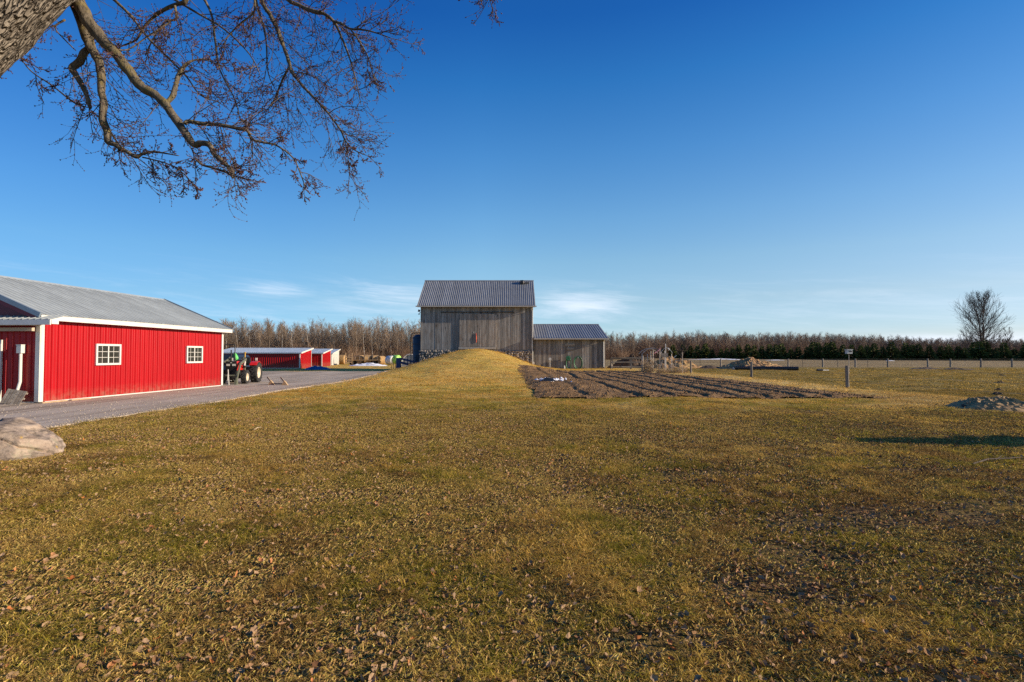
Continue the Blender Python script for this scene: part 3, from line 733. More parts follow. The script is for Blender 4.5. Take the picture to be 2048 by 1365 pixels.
def tractor():
    base = Vector((-15.98, 30.1, 0))
    t = thing('tractor', 'red tractor with grey-green front loader arms parked beyond the red building', 'tractor', base, R(10))
    # local: front -Y
    for sx in (-1, 1):
        wheel(t, 'rear_wheel', (sx*.66, .75, .60), .60, .42, .33, 14, sx)
        wheel(t, 'front_wheel', (sx*.62, -1.0, .40), .40, .28, .22, 12, sx)
    b = MB(); b.box((0, -.1, .62), (.40, 2.3, .34)); b.tube([(-.62, .75, .60), (.62, .75, .60)], .12, 10); b.tube([(-.6, -1.0, .40), (.6, -1.0, .40)], .07, 8); b.box((0, .75, .7), (.5, .5, .5)); b.build('chassis', M_black, t)
    b = MB(); b.prism([(-.29, .80), (.29, .80), (.31, 1.15), (.24, 1.30), (-.24, 1.30), (-.31, 1.15)], 'Y', -1.36, .02); b.build('hood', M_trred, t)
    b = MB(); b.box((0, -1.40, .95), (.56, .06, .72)); b.box((0, -1.36, 1.28), (.50, .12, .06))
    for k in range(7): b.box((0, -1.44, .66+k*.06), (.5, .02, .02))
    gr = b.build('grille', M_black, t)
    for sx in (-1, 1):
        b = MB(); b.box((sx*.15, -1.438, 1.10), (.17, .03, .11)); b.build('headlight', M_grey, t)
    b = MB(); b.box((0, -1.445, 1.22), (.07, .02, .04)); b.build('badge', M_grey, t)
    b = MB(); b.box((0, -1.48, .48), (.62, .18, .26)); b.box((0, -1.2, .5), (.3, .5, .2)); b.build('front_weight', M_black, t)
    for sx in (-1, 1):
        b = MB()
        arc = [(.75-.67*math.cos(a), .60+.67*math.sin(a)) for a in np.linspace(R(42), R(126), 8)]
        for (p, q) in zip(arc[:-1], arc[1:]):
            b.bar((sx*.64, p[0], p[1]), (sx*.64, q[0], q[1]), .40, .03)
        b.box((sx*.45, .82, .98), (.04, .7, .34)); b.build('fender', M_trred, t)
        b = MB(); b.box((sx*.68, .72, 1.40), (.10, .08, .16)); b.build('work_lamp', M_grey, t)
        b = MB(); b.bar((sx*.36, -.35, .6), (sx*.36, -.35, 1.42), .10, .14); b.bar((sx*.36, -.35, 1.42), (sx*.38, -.52, 1.46), .10, .12); b.build('loader_tower', M_olive, t)
        b = MB(); b.bar((sx*.46, -.42, 1.42), (sx*.46, -1.35, 1.16), .07, .13); b.bar((sx*.46, -1.33, 1.18), (sx*.46, -1.98, .20), .07, .12); b.box((sx*.46, -1.98, .16), (.12, .22, .26)); b.build('loader_arm', M_olive, t)
        b = MB(); b.tube([(sx*.46, -.40, .95), (sx*.46, -1.15, 1.14)], .035, 8); b.tube([(sx*.46, -1.25, 1.10), (sx*.46, -1.9, .42)], .03, 8); b.build('hydraulic_ram', M_black, t)
    b = MB(); b.tube([(-.46, -1.75, .52), (.46, -1.75, .52)], .045, 8); b.build('loader_crossbar', M_olive, t)
    b = MB(); b.box((0, .20, 1.12), (.46, .30, .50)); b.build('dashboard', M_black, t)
    b = MB(); b.lathe([(0, .19), (.015, .205), (.03, .19), (.015, .175), (0, .19)], 20, 'Z', (0, .33, 1.47)); b.tube([(0, .25, 1.3), (0, .33, 1.48)], .02, 6); b.box((0, .33, 1.485), (.36, .03, .015)); b.build('steering_wheel', M_black, t)
    b = MB(); b.box((0, .86, 1.10), (.46, .44, .10)); b.box((0, 1.08, 1.32), (.44, .10, .40)); b.build('seat', M_black, t)
    b = MB(); b.bar((.40, -.48, 1.0), (.40, -.34, 1.30), .03, .12); b.build('side_panel', M_white, t)
    b = MB(); b.tube([(-.28, -.6, 1.25), (-.28, -.6, 1.95)], .035, 8); b.build('exhaust', M_iron, t)
    b = MB(); b.tube([(-.46, .55, .9), (-.46, .55, 2.28)], .03, 6); b.tube([(-1.2, .55, 2.26), (-.46, .55, 2.28)], .025, 6); b.build('canopy_post', M_iron, t)
    return t
tractor()
# things round the tractor
p = at(469, 716, 31.2)
b = MB(); b.tube([(0,0,.30), (.05,-.02,.18), (.10,.0,.02), (.16,-.03,-.18), (.22,-.02,-.30)], [.05,.10,.12,.11,.05], 8); b.tube([(.0,0,.22),(-.08,-.05,.05)], [.07,.03], 6)
o = b.build('green_jacket', M_lime, None, True); o.location = p; tag(o, 'bright green jacket slung over the tractor loader arm', 'jacket')
p = at(490, 716, 33)
b = MB(); b.tube([(0,0,-.25), (0,0,.30)], .03, 8); b.box((0,0,.33), (.09, .06, .08)); b.tube([(.0,0,-1.6),(0,0,-.25)], .02, 6)
o = b.build('yellow_marker', M_yellow); o.location = p; tag(o, 'thin yellow marker post standing behind the red tractor', 'marker')
t = thing('blue_trailer', 'dark navy trailer with a pale round badge parked behind the tractor', 'trailer', (-22.3, 38.5, hzf(-22.3, 38.5)), R(4))
b = MB(); b.prism([(-2.2, .55), (2.15, .55), (2.15, 1.55), (2.0, 1.80), (1.7, 1.87), (-2.2, 1.87)], 'Y', -1.0, 1.0); b.build('body', M_navy, t)
b = MB(); b.lathe([(-.02, .01), (-.02, .1), (.02, .1), (.02, .01)], 16, 'Y', (1.55, -1.02, 1.58)); b.build('badge', M_grey, t)
b = MB(); b.box((0, -1.01, 1.38), (4.3, .04, .04)); b.build('side_moulding', M_grey, t)
for x in (-1.3, 1.1):
    for y in (-.9, .9):
        b = MB(); b.lathe([(-.1, .2), (-.12, .3), (-.08, .36), (.08, .36), (.12, .3), (.1, .2), (.03, .02)], 20, 'Y', (x, y, .36)); b.build('wheel', M_rubber, t)
t = thing('trestle', 'thin pale trestle leaning beside the far corner of the red building', 'trestle', gp(456.5, 771))
b = MB(); b.bar((-.10, .1, .02), (-.13, .2, .85), .035); b.build('leg', M_grey, t)
b = MB(); b.bar((.10, -.1, .02), (-.13, .2, .85), .035); b.build('leg', M_grey, t)
b = MB(); b.bar((-.15, .2, .28), (.13, .05, .25), .03); b.build('crossbar', M_grey, t)
def stands():
    a = gp(541, 771); c = gp(568, 772)
    t = thing('ground_stand', 'two low timber stands joined by a dark bar lying on the gravel', 'stand', a)
    d = c-a
    for k, off in ((0, Vector((0,0,0))), (1, d)):
        b = MB(); b.bar(off+Vector((-.20, .03, .46)), off+Vector((.14, -.03, .08)), .05, .07); b.build('post', M_post, t)
        b = MB(); b.prism([(-.13+off.x, .0), (.24+off.x, .0), (.10+off.x, .20), (.02+off.x, .28)], 'Y', off.y-.06, off.y+.06); b.build('foot', M_newwood, t)
    b = MB(); b.bar(Vector((.05, 0, .08)), d+Vector((.05, 0, .10)), .06); b.build('crossbar', M_iron, t)
    b = MB(); b.bar((-.55, -.05, .03), (-.1, -.05, .03), .05); b.build('tongue', M_post, t)
stands()

# ------------------------------------------------------------------ far yard: wagon, tarps, bales, hutch, conveyor
def lump(name, c, r, hgt, mat, lab, cat, seed, kind=None, n=26, rough=.5, ell=1.0, rot=0, spiky=1.0):
    b = MB(); v = []; ring = 10 if n < 30 else 22; n = n if n < 30 else n*2
    for i in range(ring+1):
        rr = i/ring
        for k in range(n):
            a = 2*math.pi*k/n; wob = 1+.26*noise.noise((math.cos(a)*1.5, math.sin(a)*1.5, seed))
            x, y = rr*r*wob*math.cos(a), rr*r*ell*wob*math.sin(a)
            hh = hgt*(max(0, 1-rr**1.35))*(1+rough*noise.noise((x*1.1*spiky/max(r, .3), y*1.1*spiky/max(r, .3), seed*3.1))) + hgt*rough*.35*noise.noise((x*5/max(r, .4), y*5/max(r, .4), seed))*(1-rr**4) + (.16*hgt*noise.noise((x*12/max(r,.4), y*12/max(r,.4), seed))+.12*hgt*noise.noise((x*30/max(r,.4), y*30/max(r,.4), seed)))*(1-rr**4)
            v.append((x, y, hh if i < ring else -.08))
    f = []
    for i in range(ring):
        for k in range(n):
            k2 = (k+1) % n; f.append((i*n+k, (i+1)*n+k, (i+1)*n+k2, i*n+k2))
    b.add(v, f); o = b.build(name, mat); o.location = (c[0], c[1], hzf(c[0], c[1])-.01); o.rotation_euler = (0, 0, rot)
    if kind: o['kind'] = kind
    tag(o, lab, cat); return o
def wagon():
    x0, x1, y = -32.2, -25.5, 100; gz = hzf(-29, y)
    t = thing('hay_wagon', 'long flat hay wagon with a pale timber end rack near the wood', 'wagon', (x0, y, gz))
    L = x1-x0
    b = MB(); b.box((L/2, 0, .95), (L, 2.2, .16)); b.build('deck', M_hay, t)
    for k, xx in enumerate((.05, .7, 1.3)):
        b = MB(); b.box((xx, -1.05, 1.25 if k != 1 else 1.3), (.13, .10, 1.5 if k == 1 else 2.2)); b.build('rack_post', M_newwood, t)
    for zz in (.55, .95, 1.5):
        b = MB(); b.box((.68, -1.12, zz), (1.4, .05, .22)); b.build('rack_board', M_newwood, t)
    for k in range(6):
        b = MB(); b.box((1.9+k*.85, -1.05, 1.35), (.07, .07, .8)); b.build('stake', M_rail, t)
    b = MB(); b.box((L/2+.7, -1.05, 1.75), (L-1.4, .06, .08)); b.build('top_rail', M_rail, t)
    for xx in (1.2, L-1.2):
        for yy in (-.95, .95):
            b = MB(); b.lathe([(-.1, .2), (-.12, .35), (-.08, .42), (.08, .42), (.12, .35), (.1, .2), (0, .02)], 16, 'Y', (xx, yy, .42)); b.build('wheel', M_rubber, t)
wagon()
for i, (px, Y, r, lab) in enumerate(((684, 104, 1.0, 'dark round hay bale at the left end of the hay wagon'), (735, 105, .95, 'brown round bale behind the middle of the hay wagon'), (750, 105, .95, 'brown round bale second from the right behind the wagon'), (762, 104.5, .9, 'brown round bale at the right end of the bale row'), (722, 106, .95, 'brown round bale leftmost of the row behind the wagon'))):
    p = at(px, 725, Y); b = MB(); b.lathe([(-.7, .02), (-.7, r*.92), (-.6, r), (.6, r), (.7, r*.92), (.7, .02)], 18, 'X'); o = b.build('round_bale', M_hay); o.location = (p.x, Y, hzf(p.x, Y)+r-.05); o.rotation_euler = (0, 0, .3*i); tag(o, lab, 'hay bale', 'round hay bales by the wagon')
for px, mat, lab, dz in ((781, M_white, 'white wrapped round bale between the wagon and the blue conveyor', 0), (792, M_limeplastic, 'lime green wrapped bale beside the white wrapped bale', .15)):
    p = at(px, 720, 98); b = MB(); b.lathe([(-.75, .02), (-.75, .75), (-.6, .85), (.6, .85), (.75, .75), (.75, .02)], 20, 'X'); o = b.build('wrapped_bale', mat, None, True); o.location = (p.x, 98, hzf(p.x, 98)+.95+dz); o.rotation_euler = (0, 0, -.5); tag(o, lab, 'hay bale', 'wrapped bales')
lump('snow_heap', (-26.6, 93.5), 3.6, .5, M_snow, 'low heap of old snow in front of the hay wagon', 'snow heap', 4.2, ell=.45, rough=.6)
lump('blue_tarp', (-26.9, 70.5), 1.9, .52, M_tarp, 'crumpled blue tarp lying before the end of the long red shed', 'tarp', 8.8, ell=.6, rough=.7)
def hutch():
    t = thing('hoop_shelter', 'small grey shelter with a white rounded hoop front beside the barn', 'shelter', (-16.3, 82, hzf(-16.3, 82)))
    pts = [(-1.5*math.cos(a), 0, .1+2.0*math.sin(a)) for a in np.linspace(0, R(110), 14)]+[(.75, 0, 1.75), (.85, 0, .1)]
    b = MB(); b.tube(pts, .07, 8); b.build('front_hoop', M_white, t)
    b = MB(); poly = [(p[0]*.97, p[2]*.97) for p in pts]; b.prism(poly, 'Y', .06, 1.9); b.build('cover', M_galv, t)
    b = MB(); b.tube([(1.0, -.05, .2), (1.25, -.05, .8), (1.05, -.05, 1.4)], .09, 8); b.build('side_roll', M_white, t)
hutch()
def conveyor():
    p = at(798, 741, 66); gz = hzf(p.x, 66)
    t = thing('hay_conveyor', 'dark blue steel loading ramp with slanting rails at the foot of the barn bank', 'conveyor', (p.x, 66, gz))
    b = MB(); b.box((-.05, 0, .75), (.55, .6, 1.75)); b.build('end_frame', M_blue, t)
    b = MB(); b.bar((.1, -.35, 1.55), (2.6, -.35, .95), .06, .22); b.bar((.1, .35, 1.55), (2.6, .35, .95), .06, .22); b.build('upper_rail', M_blue, t)
    b = MB(); b.bar((.1, -.35, 1.05), (2.6, -.35, .45), .06, .25); b.bar((.1, .35, 1.05), (2.6, .35, .45), .06, .25); b.build('lower_rail', M_blue, t)
    for k in range(6):
        xx = .35+k*.4; b = MB(); b.bar((xx, -.36, .9-.24*k*.4), (xx, -.36, 1.62-.24*k*.4+(.55 if k in (2, 5) else 0)), .06); b.build('upright', M_navy, t)
    b = MB(); b.bar((1.0, 0, .75), (2.5, 0, .38), .7, .06); b.build('bed', M_navy, t)
    for k, (xx, hh) in enumerate(((-.95, .65), (-.7, .95), (-.45, 1.2))):
        b = MB(); b.tube([(xx, -.1, -.05), (xx, -.1, hh)], .03, 6); b.build('stake', M_iron, t)
conveyor()
for k, (x, y, r) in enumerate(((-14.2, 68, 4.2), )):
    pass

# ------------------------------------------------------------------ fences
def wires(t, name, pts, zs, r=.007):
    for z in zs:
        b = MB(); b.tube([(p[0], p[1], p[2]+z) for p in pts], r, 4); b.build(name, M_wire, t)
def post(t, x, y, h, r, base, mat=None, square=False, lean=0):
    b = MB(); gz = hzf(x, y)-base
    if square: b.box((0, 0, h/2-.1), (r*2, r*2, h+.2))
    else: b.tube([(0, 0, -.15), (0, 0, h-.03), (0, 0, h)], [r*1.05, r, r*.75], 10)
    o = b.build('post', mat or M_post, t); o.location = (x-t.location.x, y-t.location.y, gz); o.rotation_euler = (lean*.6, lean, random.uniform(0, 3)); return o
t = thing('wire_fence', 'near wire fence on stout round wooden posts running away along the vegetable bed', 'fence', (17.2, 26.3, 0))
NP = [(17.25, 15.4), (17.2, 26.3), (17.75, 38.0), (16.55, 47.4)]
for i, (x, y) in enumerate(NP): post(t, x, y, 1.15, .085, 0, lean=random.uniform(-.02, .02))
wires(t, 'wire', [(x-17.2, y-26.3, hzf(x, y)) for x, y in NP], (.35, .7, 1.02), .006)
t = thing('wire_fence', 'far wire fence on short pale posts across the paddock before the stubble field', 'fence', (30, 68.2, 0))
pp = []
for px in (1356, 1441, 1576, 1645, 1710, 1775, 1855, 1900, 1961, 2023, 2090):
    x = (px-1024)/1024*68.2; pp.append((x-30, 0, hzf(x, 68.2))); post(t, x, 68.2, 1.15, .10, 0, lean=random.uniform(-.03, .03))
for px in (1400, 1472, 1505, 1540, 1605, 1675, 1735):
    x = (px-1024)/1024*68.2; b = MB(); b.bar((0,0,-.1), (0,0,1.1), .035); o = b.build('metal_post', M_iron, t); o.location = (x-30, 0, hzf(x, 68.2))
wires(t, 'wire', pp, (.3, .6, .9, 1.08), .010)
t = thing('board_fence', 'grey board fence panel between the shed and the hoop frame', 'fence', (11.6, 60.5, 0))
for x in (11.75, 14.05, 16.45):
    post(t, x, 60.5, 1.3, .10, 0, square=True)
for z, hgt in ((1.22, .14), (.80, .13), (.25, .13)):
    for a, c in ((11.7, 14.0), (14.1, 16.5)):
        b = MB(); b.box(((a+c)/2-11.6, -.12, z), (c-a, .04, hgt)); b.build('rail', M_rail, t)
b = MB(); b.box((14.1-11.6, -.14, 1.32), (4.9, .20, .05)); b.build('cap_rail', M_rail, t)

# box on a rod behind the fence post
p = at(1697.5, 704, 44)
t = thing('nest_box', 'small grey nest box on a thin rod beyond the tallest fence post', 'nest box', (p.x, 44, hzf(p.x, 44)))
b = MB(); b.tube([(0, 0, -.1), (0, 0, p.z-hzf(p.x, 44)-.1)], .022, 6); b.build('rod', M_hoop, t)
hz_ = p.z-hzf(p.x, 44)
b = MB(); b.box((0, 0, hz_), (.44, .32, .34)); b.build('box', M_grey, t)
b = MB(); b.box((.0, -.0, hz_+.19), (.50, .40, .05)); b.build('lid', M_grey, t)
b = MB(); b.box((.04, -.165, hz_+.03), (.26, .02, .10)); b.build('entrance_slot', M_dark, t)

# pipes in the paddock
a, c = gp(1468, 740), gp(1597, 741.2); t = thing('culvert_pipe', 'long black corrugated pipe lying in the paddock below the manure heap', 'pipe', a)
d = c-a; b = MB(); pr = []; n = 60
for i in range(n+1):
    q = d*(i/n); pr.append(q+Vector((0, 0, .20)))
b.tube(pr, [.20+(.02 if i % 2 else 0) for i in range(n+1)], 12, False); b.build('body', M_black, t)
b = MB(); b.tube([Vector((-.1, -.05, .16)), Vector((.35, 0, .18))], [.16, .22], 12); b.build('pale_end', M_grey, t)
a = gp(1634, 743); b = MB(); b.tube([(0,0,.12), (.55,0,.12)], .13, 10, mi=0); b.tube([(.55,0,.1), (1.25,.1,.1)], .05, 8, mi=1); o = b.build('short_pipe', [M_black, M_grey]); o.location = a; tag(o, 'short black pipe with a thin pale end lying alone in the paddock', 'pipe')

# heaps and mounds
lump('manure_heap', (29.0, 61.5), 4.0, 1.15, M_manure, 'tall brown manure heap with a straw-coloured flank in the paddock', 'manure heap', 2.3, ell=.8, rough=.5, n=40)
lump('manure_heap', (24.2, 62.5), 2.2, .35, M_dirt, 'low dark spill of muck on the left of the tall heap', 'manure heap', 5.3, ell=.6, rough=.6)
lump('muck_pile', (20.0, 63.5), 3.6, 1.3, M_manure, 'long brown muck pile with loose timber behind the hoop frame', 'muck pile', 7.1, ell=.5, rough=.8, n=44)
lump('muck_pile', (15.6, 65.5), 3.3, 1.45, M_dirt, 'dark muck pile behind the board fence', 'muck pile', 9.4, ell=.5, rough=.8, n=44)
lump('spoil_mound', gp(2000, 824)+Vector((.8, 1.0, 0)), 1.45, .42, M_hay, 'rounded earth and straw mound near the lawn edge', 'earth mound', 1.7, ell=.7, rough=.38, n=40)
lump('spoil_mound', gp(1938, 817), .42, .16, M_dirt, 'small dark spill of earth left of the rounded straw mound', 'earth mound', 3.9, rough=.8)
for i, (px, py, r, h) in enumerate(((1857, 739, 2.4, .22), (1916, 740, 2.0, .20))):
    lump('mole_hill', gp(px, py), r, h, M_dirt, ['wider flat dark dirt patch by the far wire fence', 'smaller flat dark dirt patch right of its wider neighbour'][i], 'dirt patch', 20+i, ell=.5, rough=.9)
for i, (px, py) in enumerate(((2003, 751), (2000, 766), (1999, 782), (1996, 789.5))):
    c = gp(px, py); lump('dirt_clod', c, .07*c.y/10+.06, .12, M_dirt, ['dark clod farthest out in the line across the paddock', 'dark clod second farthest out in the paddock line', 'dark clod second nearest in the paddock line', 'dark clod nearest the lawn in the paddock line'][i], 'dirt clod', 30+i, n=14, rough=.8)
b = MB(); c_ = gp(1104, 764); random.seed(31)
for k in range(34):
    x, y = random.gauss(0, .55), random.gauss(0, 1.0); r = random.uniform(.06, .26); m = 7
    v = [(x, y, .07*random.uniform(.5, 1.4))]+[(x+r*math.cos(2*math.pi*q/m)*random.uniform(.6, 1.2), y+r*1.4*math.sin(2*math.pi*q/m)*random.uniform(.6, 1.2), -.06) for q in range(m)]
    b.add(v, [(0, 1+q, 1+(q+1) % m) for q in range(m)])
o = b.build('snow_patch', M_snow); o.location = (c_.x, c_.y, hzf(c_.x, c_.y)+.15); tag(o, 'broken patch of old snow on the near left of the vegetable bed', 'snow patch', None, 'stuff')
for i, (px, Y, r) in enumerate(((1410, 165, 7), (1440, 170, 5), (1550, 150, 3.5), (1780, 138, 1.2), (1470, 160, 3))):
    x = (px-1024)/1024*Y
    lump('snow_drift', (x, Y), r, .22, M_snow, ['longest thin snow drift under the evergreens', 'thin snow drift right of the longest one', 'short snow drift below the middle of the evergreen row', 'small snow crumb under the right-hand evergreens', 'middle-sized snow drift in the far field'][i], 'snow drift', 40+i, ell=.3)
b = MB(); b.box((0,0,.28), (.6,.25,.06)); 
t = thing('black_sheeting', 'scrap of black sheeting on the bed beside the snow patch', 'sheeting', (2.1, 29.5, hzf(2.1, 29.5)+.17))
b = MB(); b.prism([(-.5, 0), (.45, 0), (.25, .14), (-.1, .22), (-.3, .10)], 'Y', -.15, .2); b.build('fold', M_navy, t)

# ------------------------------------------------------------------ hoop frame among dead vines
def hoop_frame():
    Y0 = 46.5; c0 = at(1320, 745, Y0); gz = hzf(c0.x, Y0)
    t = thing('garden_arbour', 'rickety hoop frame of bare poles and wire on the bed edge', 'arbour', (c0.x, Y0, gz))
    X = lambda px: (px-1024)/1024*Y0 - c0.x
    Z = lambda py: H+(710-py)/1024*Y0-gz
    def pole(px0, py0, px1, py1, dy=0, r=.03, m=M_hoop, nm='pole', dy2=None):
        b = MB(); b.tube([(X(px0), dy, Z(py0)), (X(px1), dy if dy2 is None else dy2, Z(py1))], r, 6); b.build(nm, m, t)
    for px, top, dy in ((1285, 708, .2), (1300, 703, -.2), (1304, 708, 1.6), (1315, 701, 1.5), (1320, 698, .1), (1337, 702, 1.2), (1345, 708, .3), (1298, 712, 2.2)):
        pole(px, 748 if dy < 1 else 744, px, top, dy, .04)
    pole(1330.5, 745, 1330.5, 688, -.1, .035, M_grey)
    for a in ((1305, 710, 1315, 733), (1328, 714, 1321, 733), (1340, 716, 1348, 735), (1346, 718, 1339, 738), (1300, 740, 1310, 722)): pole(*a, dy=.05, r=.022)
    for k, (xa, xb, zt, dy) in enumerate(((1284, 1324, 696.5, 0), (1286, 1326, 697, 1.6), (1322, 1347, 696, .3))):
        pts = []
        for i in range(15):
            u = i/14; px = xa+(xb-xa)*u; py = 710-(710-zt)*math.sin(math.pi*min(1, max(0, u*.93+.02)))**.8
            pts.append((X(px), dy, Z(py)))
        b = MB(); b.tube(pts, .022, 6); b.build('hoop', M_galv, t)
    # wire netting panels (crossed thin wires, real geometry)
    b = MB()
    for i in range(14):
        x = X(1316)+(X(1349)-X(1316))*i/13; b.tube([(x, .0, Z(748)), (x, .0, Z(730))], .006, 3, False)
    for j in range(8):
        z = Z(748)+(Z(730)-Z(748))*j/7; b.tube([(X(1316), .0, z), (X(1349), .0, z)], .006, 3, False)
    o = b.build('wire_netting', M_galv, t); o['kind'] = 'stuff'
    b = MB(); b.box((X(1327.5), -.14, Z(709.5)), (.66, .05, .22)); b.build('name_board', M_rail, t)
    b = MB(); b.box((X(1327.5), -.13, Z(713.5)), (.62, .05, .10)); b.build('lower_board', M_rail, t)
    b = MB(); b.tube([(X(1336), .1, Z(697)), (X(1339), .1, Z(698)), (X(1338), .1, Z(701))], .05, 8); b.build('pipe_elbow', M_white, t)
    b = MB(); b.bar((X(1347), -.05, Z(716)), (X(1352), -.1, Z(711)), .13, .05); b.build('pale_scrap', M_grey, t)
    pts = [(X(1306), -.25, Z(707.5)), (X(1311), -.22, Z(705)), (X(1316), -.2, Z(701)), (X(1320), -.2, Z(696))]
    b = MB()
    for p, q in zip(pts[:-1], pts[1:]): b.bar(p, q, .10, .04)
    o = b.build('cloth_strip', M_pink); o.location = t.location; tag(o, 'faded red and white cloth strip tied across the hoop frame', 'cloth strip')
    px = 1360; b = MB(); b.tube([(X(px), -.6, Z(749)), (X(px), -.6, Z(705))], .02, 6); b.build('garden_stake', M_hoop, t)
    b = MB(); b.tube([(X(1371.5), 3.0, Z(735.5)), (X(1371.5), 3.0, Z(720))], .05, 6); b.build('garden_stake', M_post, t)
    return c0
HC = hoop_frame()

# ------------------------------------------------------------------ boulder
def boulder():
    import bmesh
    bm = bmesh.new(); bmesh.ops.create_icosphere(bm, subdivisions=6, radius=1)
    random.seed(51); PL = [(Vector((.45, -.1, .9)).normalized(), .62), (Vector((-.2, -.2, 1)).normalized(), .66), (Vector((.75, -.65, .25)).normalized(), .70), (Vector((.1, -.95, .45)).normalized(), .62), (Vector((.9, .2, .45)).normalized(), .74), (Vector((-.5, -.8, .3)).normalized(), .72)]
    for k in range(12):
        PL.append((Vector((random.uniform(-1,1), random.uniform(-1,1), random.uniform(-.1,1))).normalized(), random.uniform(.76, .92)))
    tilt = Matrix.Rotation(R(-33), 3, 'Y')
    for v in bm.verts:
        p = v.co.copy()
        for n_, d_ in PL:
            e = p.dot(n_)-d_
            if e > 0: p -= n_*e*.93
        q = tilt @ p; lay = q.z*4.3+.35*noise.noise(p*2.2)+.6; fr = lay-math.floor(lay)
        gap = max(0, 1-abs(fr-.5)*13)*(1 if noise.noise(p*1.6+Vector((4, 0, 0))) > -.12 else .15)
        d = 1-.13*gap+.035*noise.noise(p*3)+.022*noise.noise(p*8)+.014*noise.noise(p*19)
        v.co = Vector((p.x*.98*d, p.y*.78*d, max(-.25, p.z*.74*d)))
    me = bpy.data.meshes.new('boulder'); bm.to_mesh(me); bm.free(); me.polygons.foreach_set('use_smooth', [True]*len(me.polygons))
    g = G('lichen_boulder'); v = g.ob
    n = g.noise(v, 3.5, 8, .7); s = g.noise(g.mapv(v, (1.2, 1.2, 3.2), (0, R(28), 0)), 2.2, 8, .75); k = g.noise(v, 9, 6, .7); l1 = g.noise(v, 2.6, 7, .72)
    c = g.mix(g.mr(s, .36, .58), (.13, .10, .078), (.40, .31, .235)); c = g.mix(g.mr(n, .52, .68, 0, .55), c, (.33, .22, .17))
    c = g.mix(g.mr(k, .52, .64, 0, .6), c, (.09, .075, .06)); c = g.mix(g.mr(l1, .56, .68, 0, .55), c, (.24, .24, .155)); c = g.mix(g.mr(g.noise(v, 4.2, 5), .66, .72, 0, .8), c, (.42, .27, .05))
    g.bump(g.math('ADD', g.math('ADD', s, k), n), .6, .02)
    me.materials.append(g.set(c, .9, 0, .2))
    o = obj('boulder', me); o.location = (-8.46, 8.55, .02); o.rotation_euler = (0, R(3), R(14)); tag(o, 'large lichen-spotted grey boulder at the lawn edge by the drive', 'boulder')
boulder()

# ------------------------------------------------------------------ trees
def bark(name, a, b_, sc=1.0, moss=None, bumps=.6, rnd=.0):
    g = G(name); n = g.noise(g.mapv(g.ob, (1, 1, .3)), 9*sc, 6, .65)
    c = g.mix(g.mr(n, .3, .7), a, b_)
    if moss: c = g.mix(g.mr(g.noise(g.ob, 2.2*sc, 5, .65), .50, .68, 0, .65), c, moss)
    if rnd:
        f = g.mr(g.rand, 0, 1, 1-rnd, 1+rnd, False); cb = g.n.new('ShaderNodeCombineColor'); [g.l.new(f, cb.inputs[i]) for i in range(3)]
        c = g.mix(1.0, c, cb.outputs[0], 'MULTIPLY')
    g.bump(n, bumps, .03); return g.set(c, .9, 0, .15)
def plate_bark():
    g = G('maple_bark'); v = g.mapv(g.mapv(g.ob, (1, 1, 1), (0, R(-45), 0)), (1, 1, .22))
    w = g.n.new('ShaderNodeVectorMath'); w.operation = 'ADD'; g.l.new(v, w.inputs[0])
    nc = g.noise(v, 6, 4, .6, 0, True); sc_ = g.n.new('ShaderNodeVectorMath'); sc_.operation = 'SCALE'; sc_.inputs[3].default_value = .16; g.l.new(nc, sc_.inputs[0]); g.l.new(sc_.outputs[0], w.inputs[1])
    vo = g.n.new('ShaderNodeTexVoronoi'); vo.feature = 'DISTANCE_TO_EDGE'; vo.inputs['Scale'].default_value = 24; g.l.new(w.outputs[0], vo.inputs['Vector'])
    n = g.noise(v, 16, 6, .7); n2 = g.noise(g.ob, 2.2, 5, .6)
    c = g.mix(g.mr(n, .3, .7), (.20, .165, .13), (.44, .38, .31)); c = g.mix(g.mr(n2, .45, .7, 0, .5), c, (.25, .22, .18))
    c = g.mix(g.mr(vo.outputs['Distance'], .0, .09, .6, 0), c, (.055, .042, .032))
    g.bump(g.math('ADD', g.mr(vo.outputs['Distance'], 0, .22), g.math('MULTIPLY', n, .5)), 1.0, .06); return g.set(c, .92, 0, .1)
M_bark_big = plate_bark()
M_bark_br = bark('mossy_branch_bark', (.07, .057, .040), (.19, .155, .11), 3, (.19, .145, .04), 1.0)
M_twig = bark('maple_twig', (.075, .058, .046), (.15, .115, .09), 4)
M_bud = paint('red_bud', (.085, .030, .022), .6, .5, 30, rnd=.0)
M_wbark = bark('grey_wood_bark', (.18, .14, .105), (.33, .27, .205), .5, None, .3, .3)
M_wtwig = bark('wood_twigs', (.185, .132, .092), (.29, .22, .16), .4, None, .1, .28)
M_birch = bark('birch_bark', (.42, .38, .32), (.62, .58, .51), .5, None, .3, .1)
M_lone = bark('lone_tree_bark', (.085, .065, .052), (.14, .105, .08), .5, None, .3)
M_under = bark('undergrowth_twigs', (.15, .095, .06), (.25, .165, .11), .4, None, .1, .3)

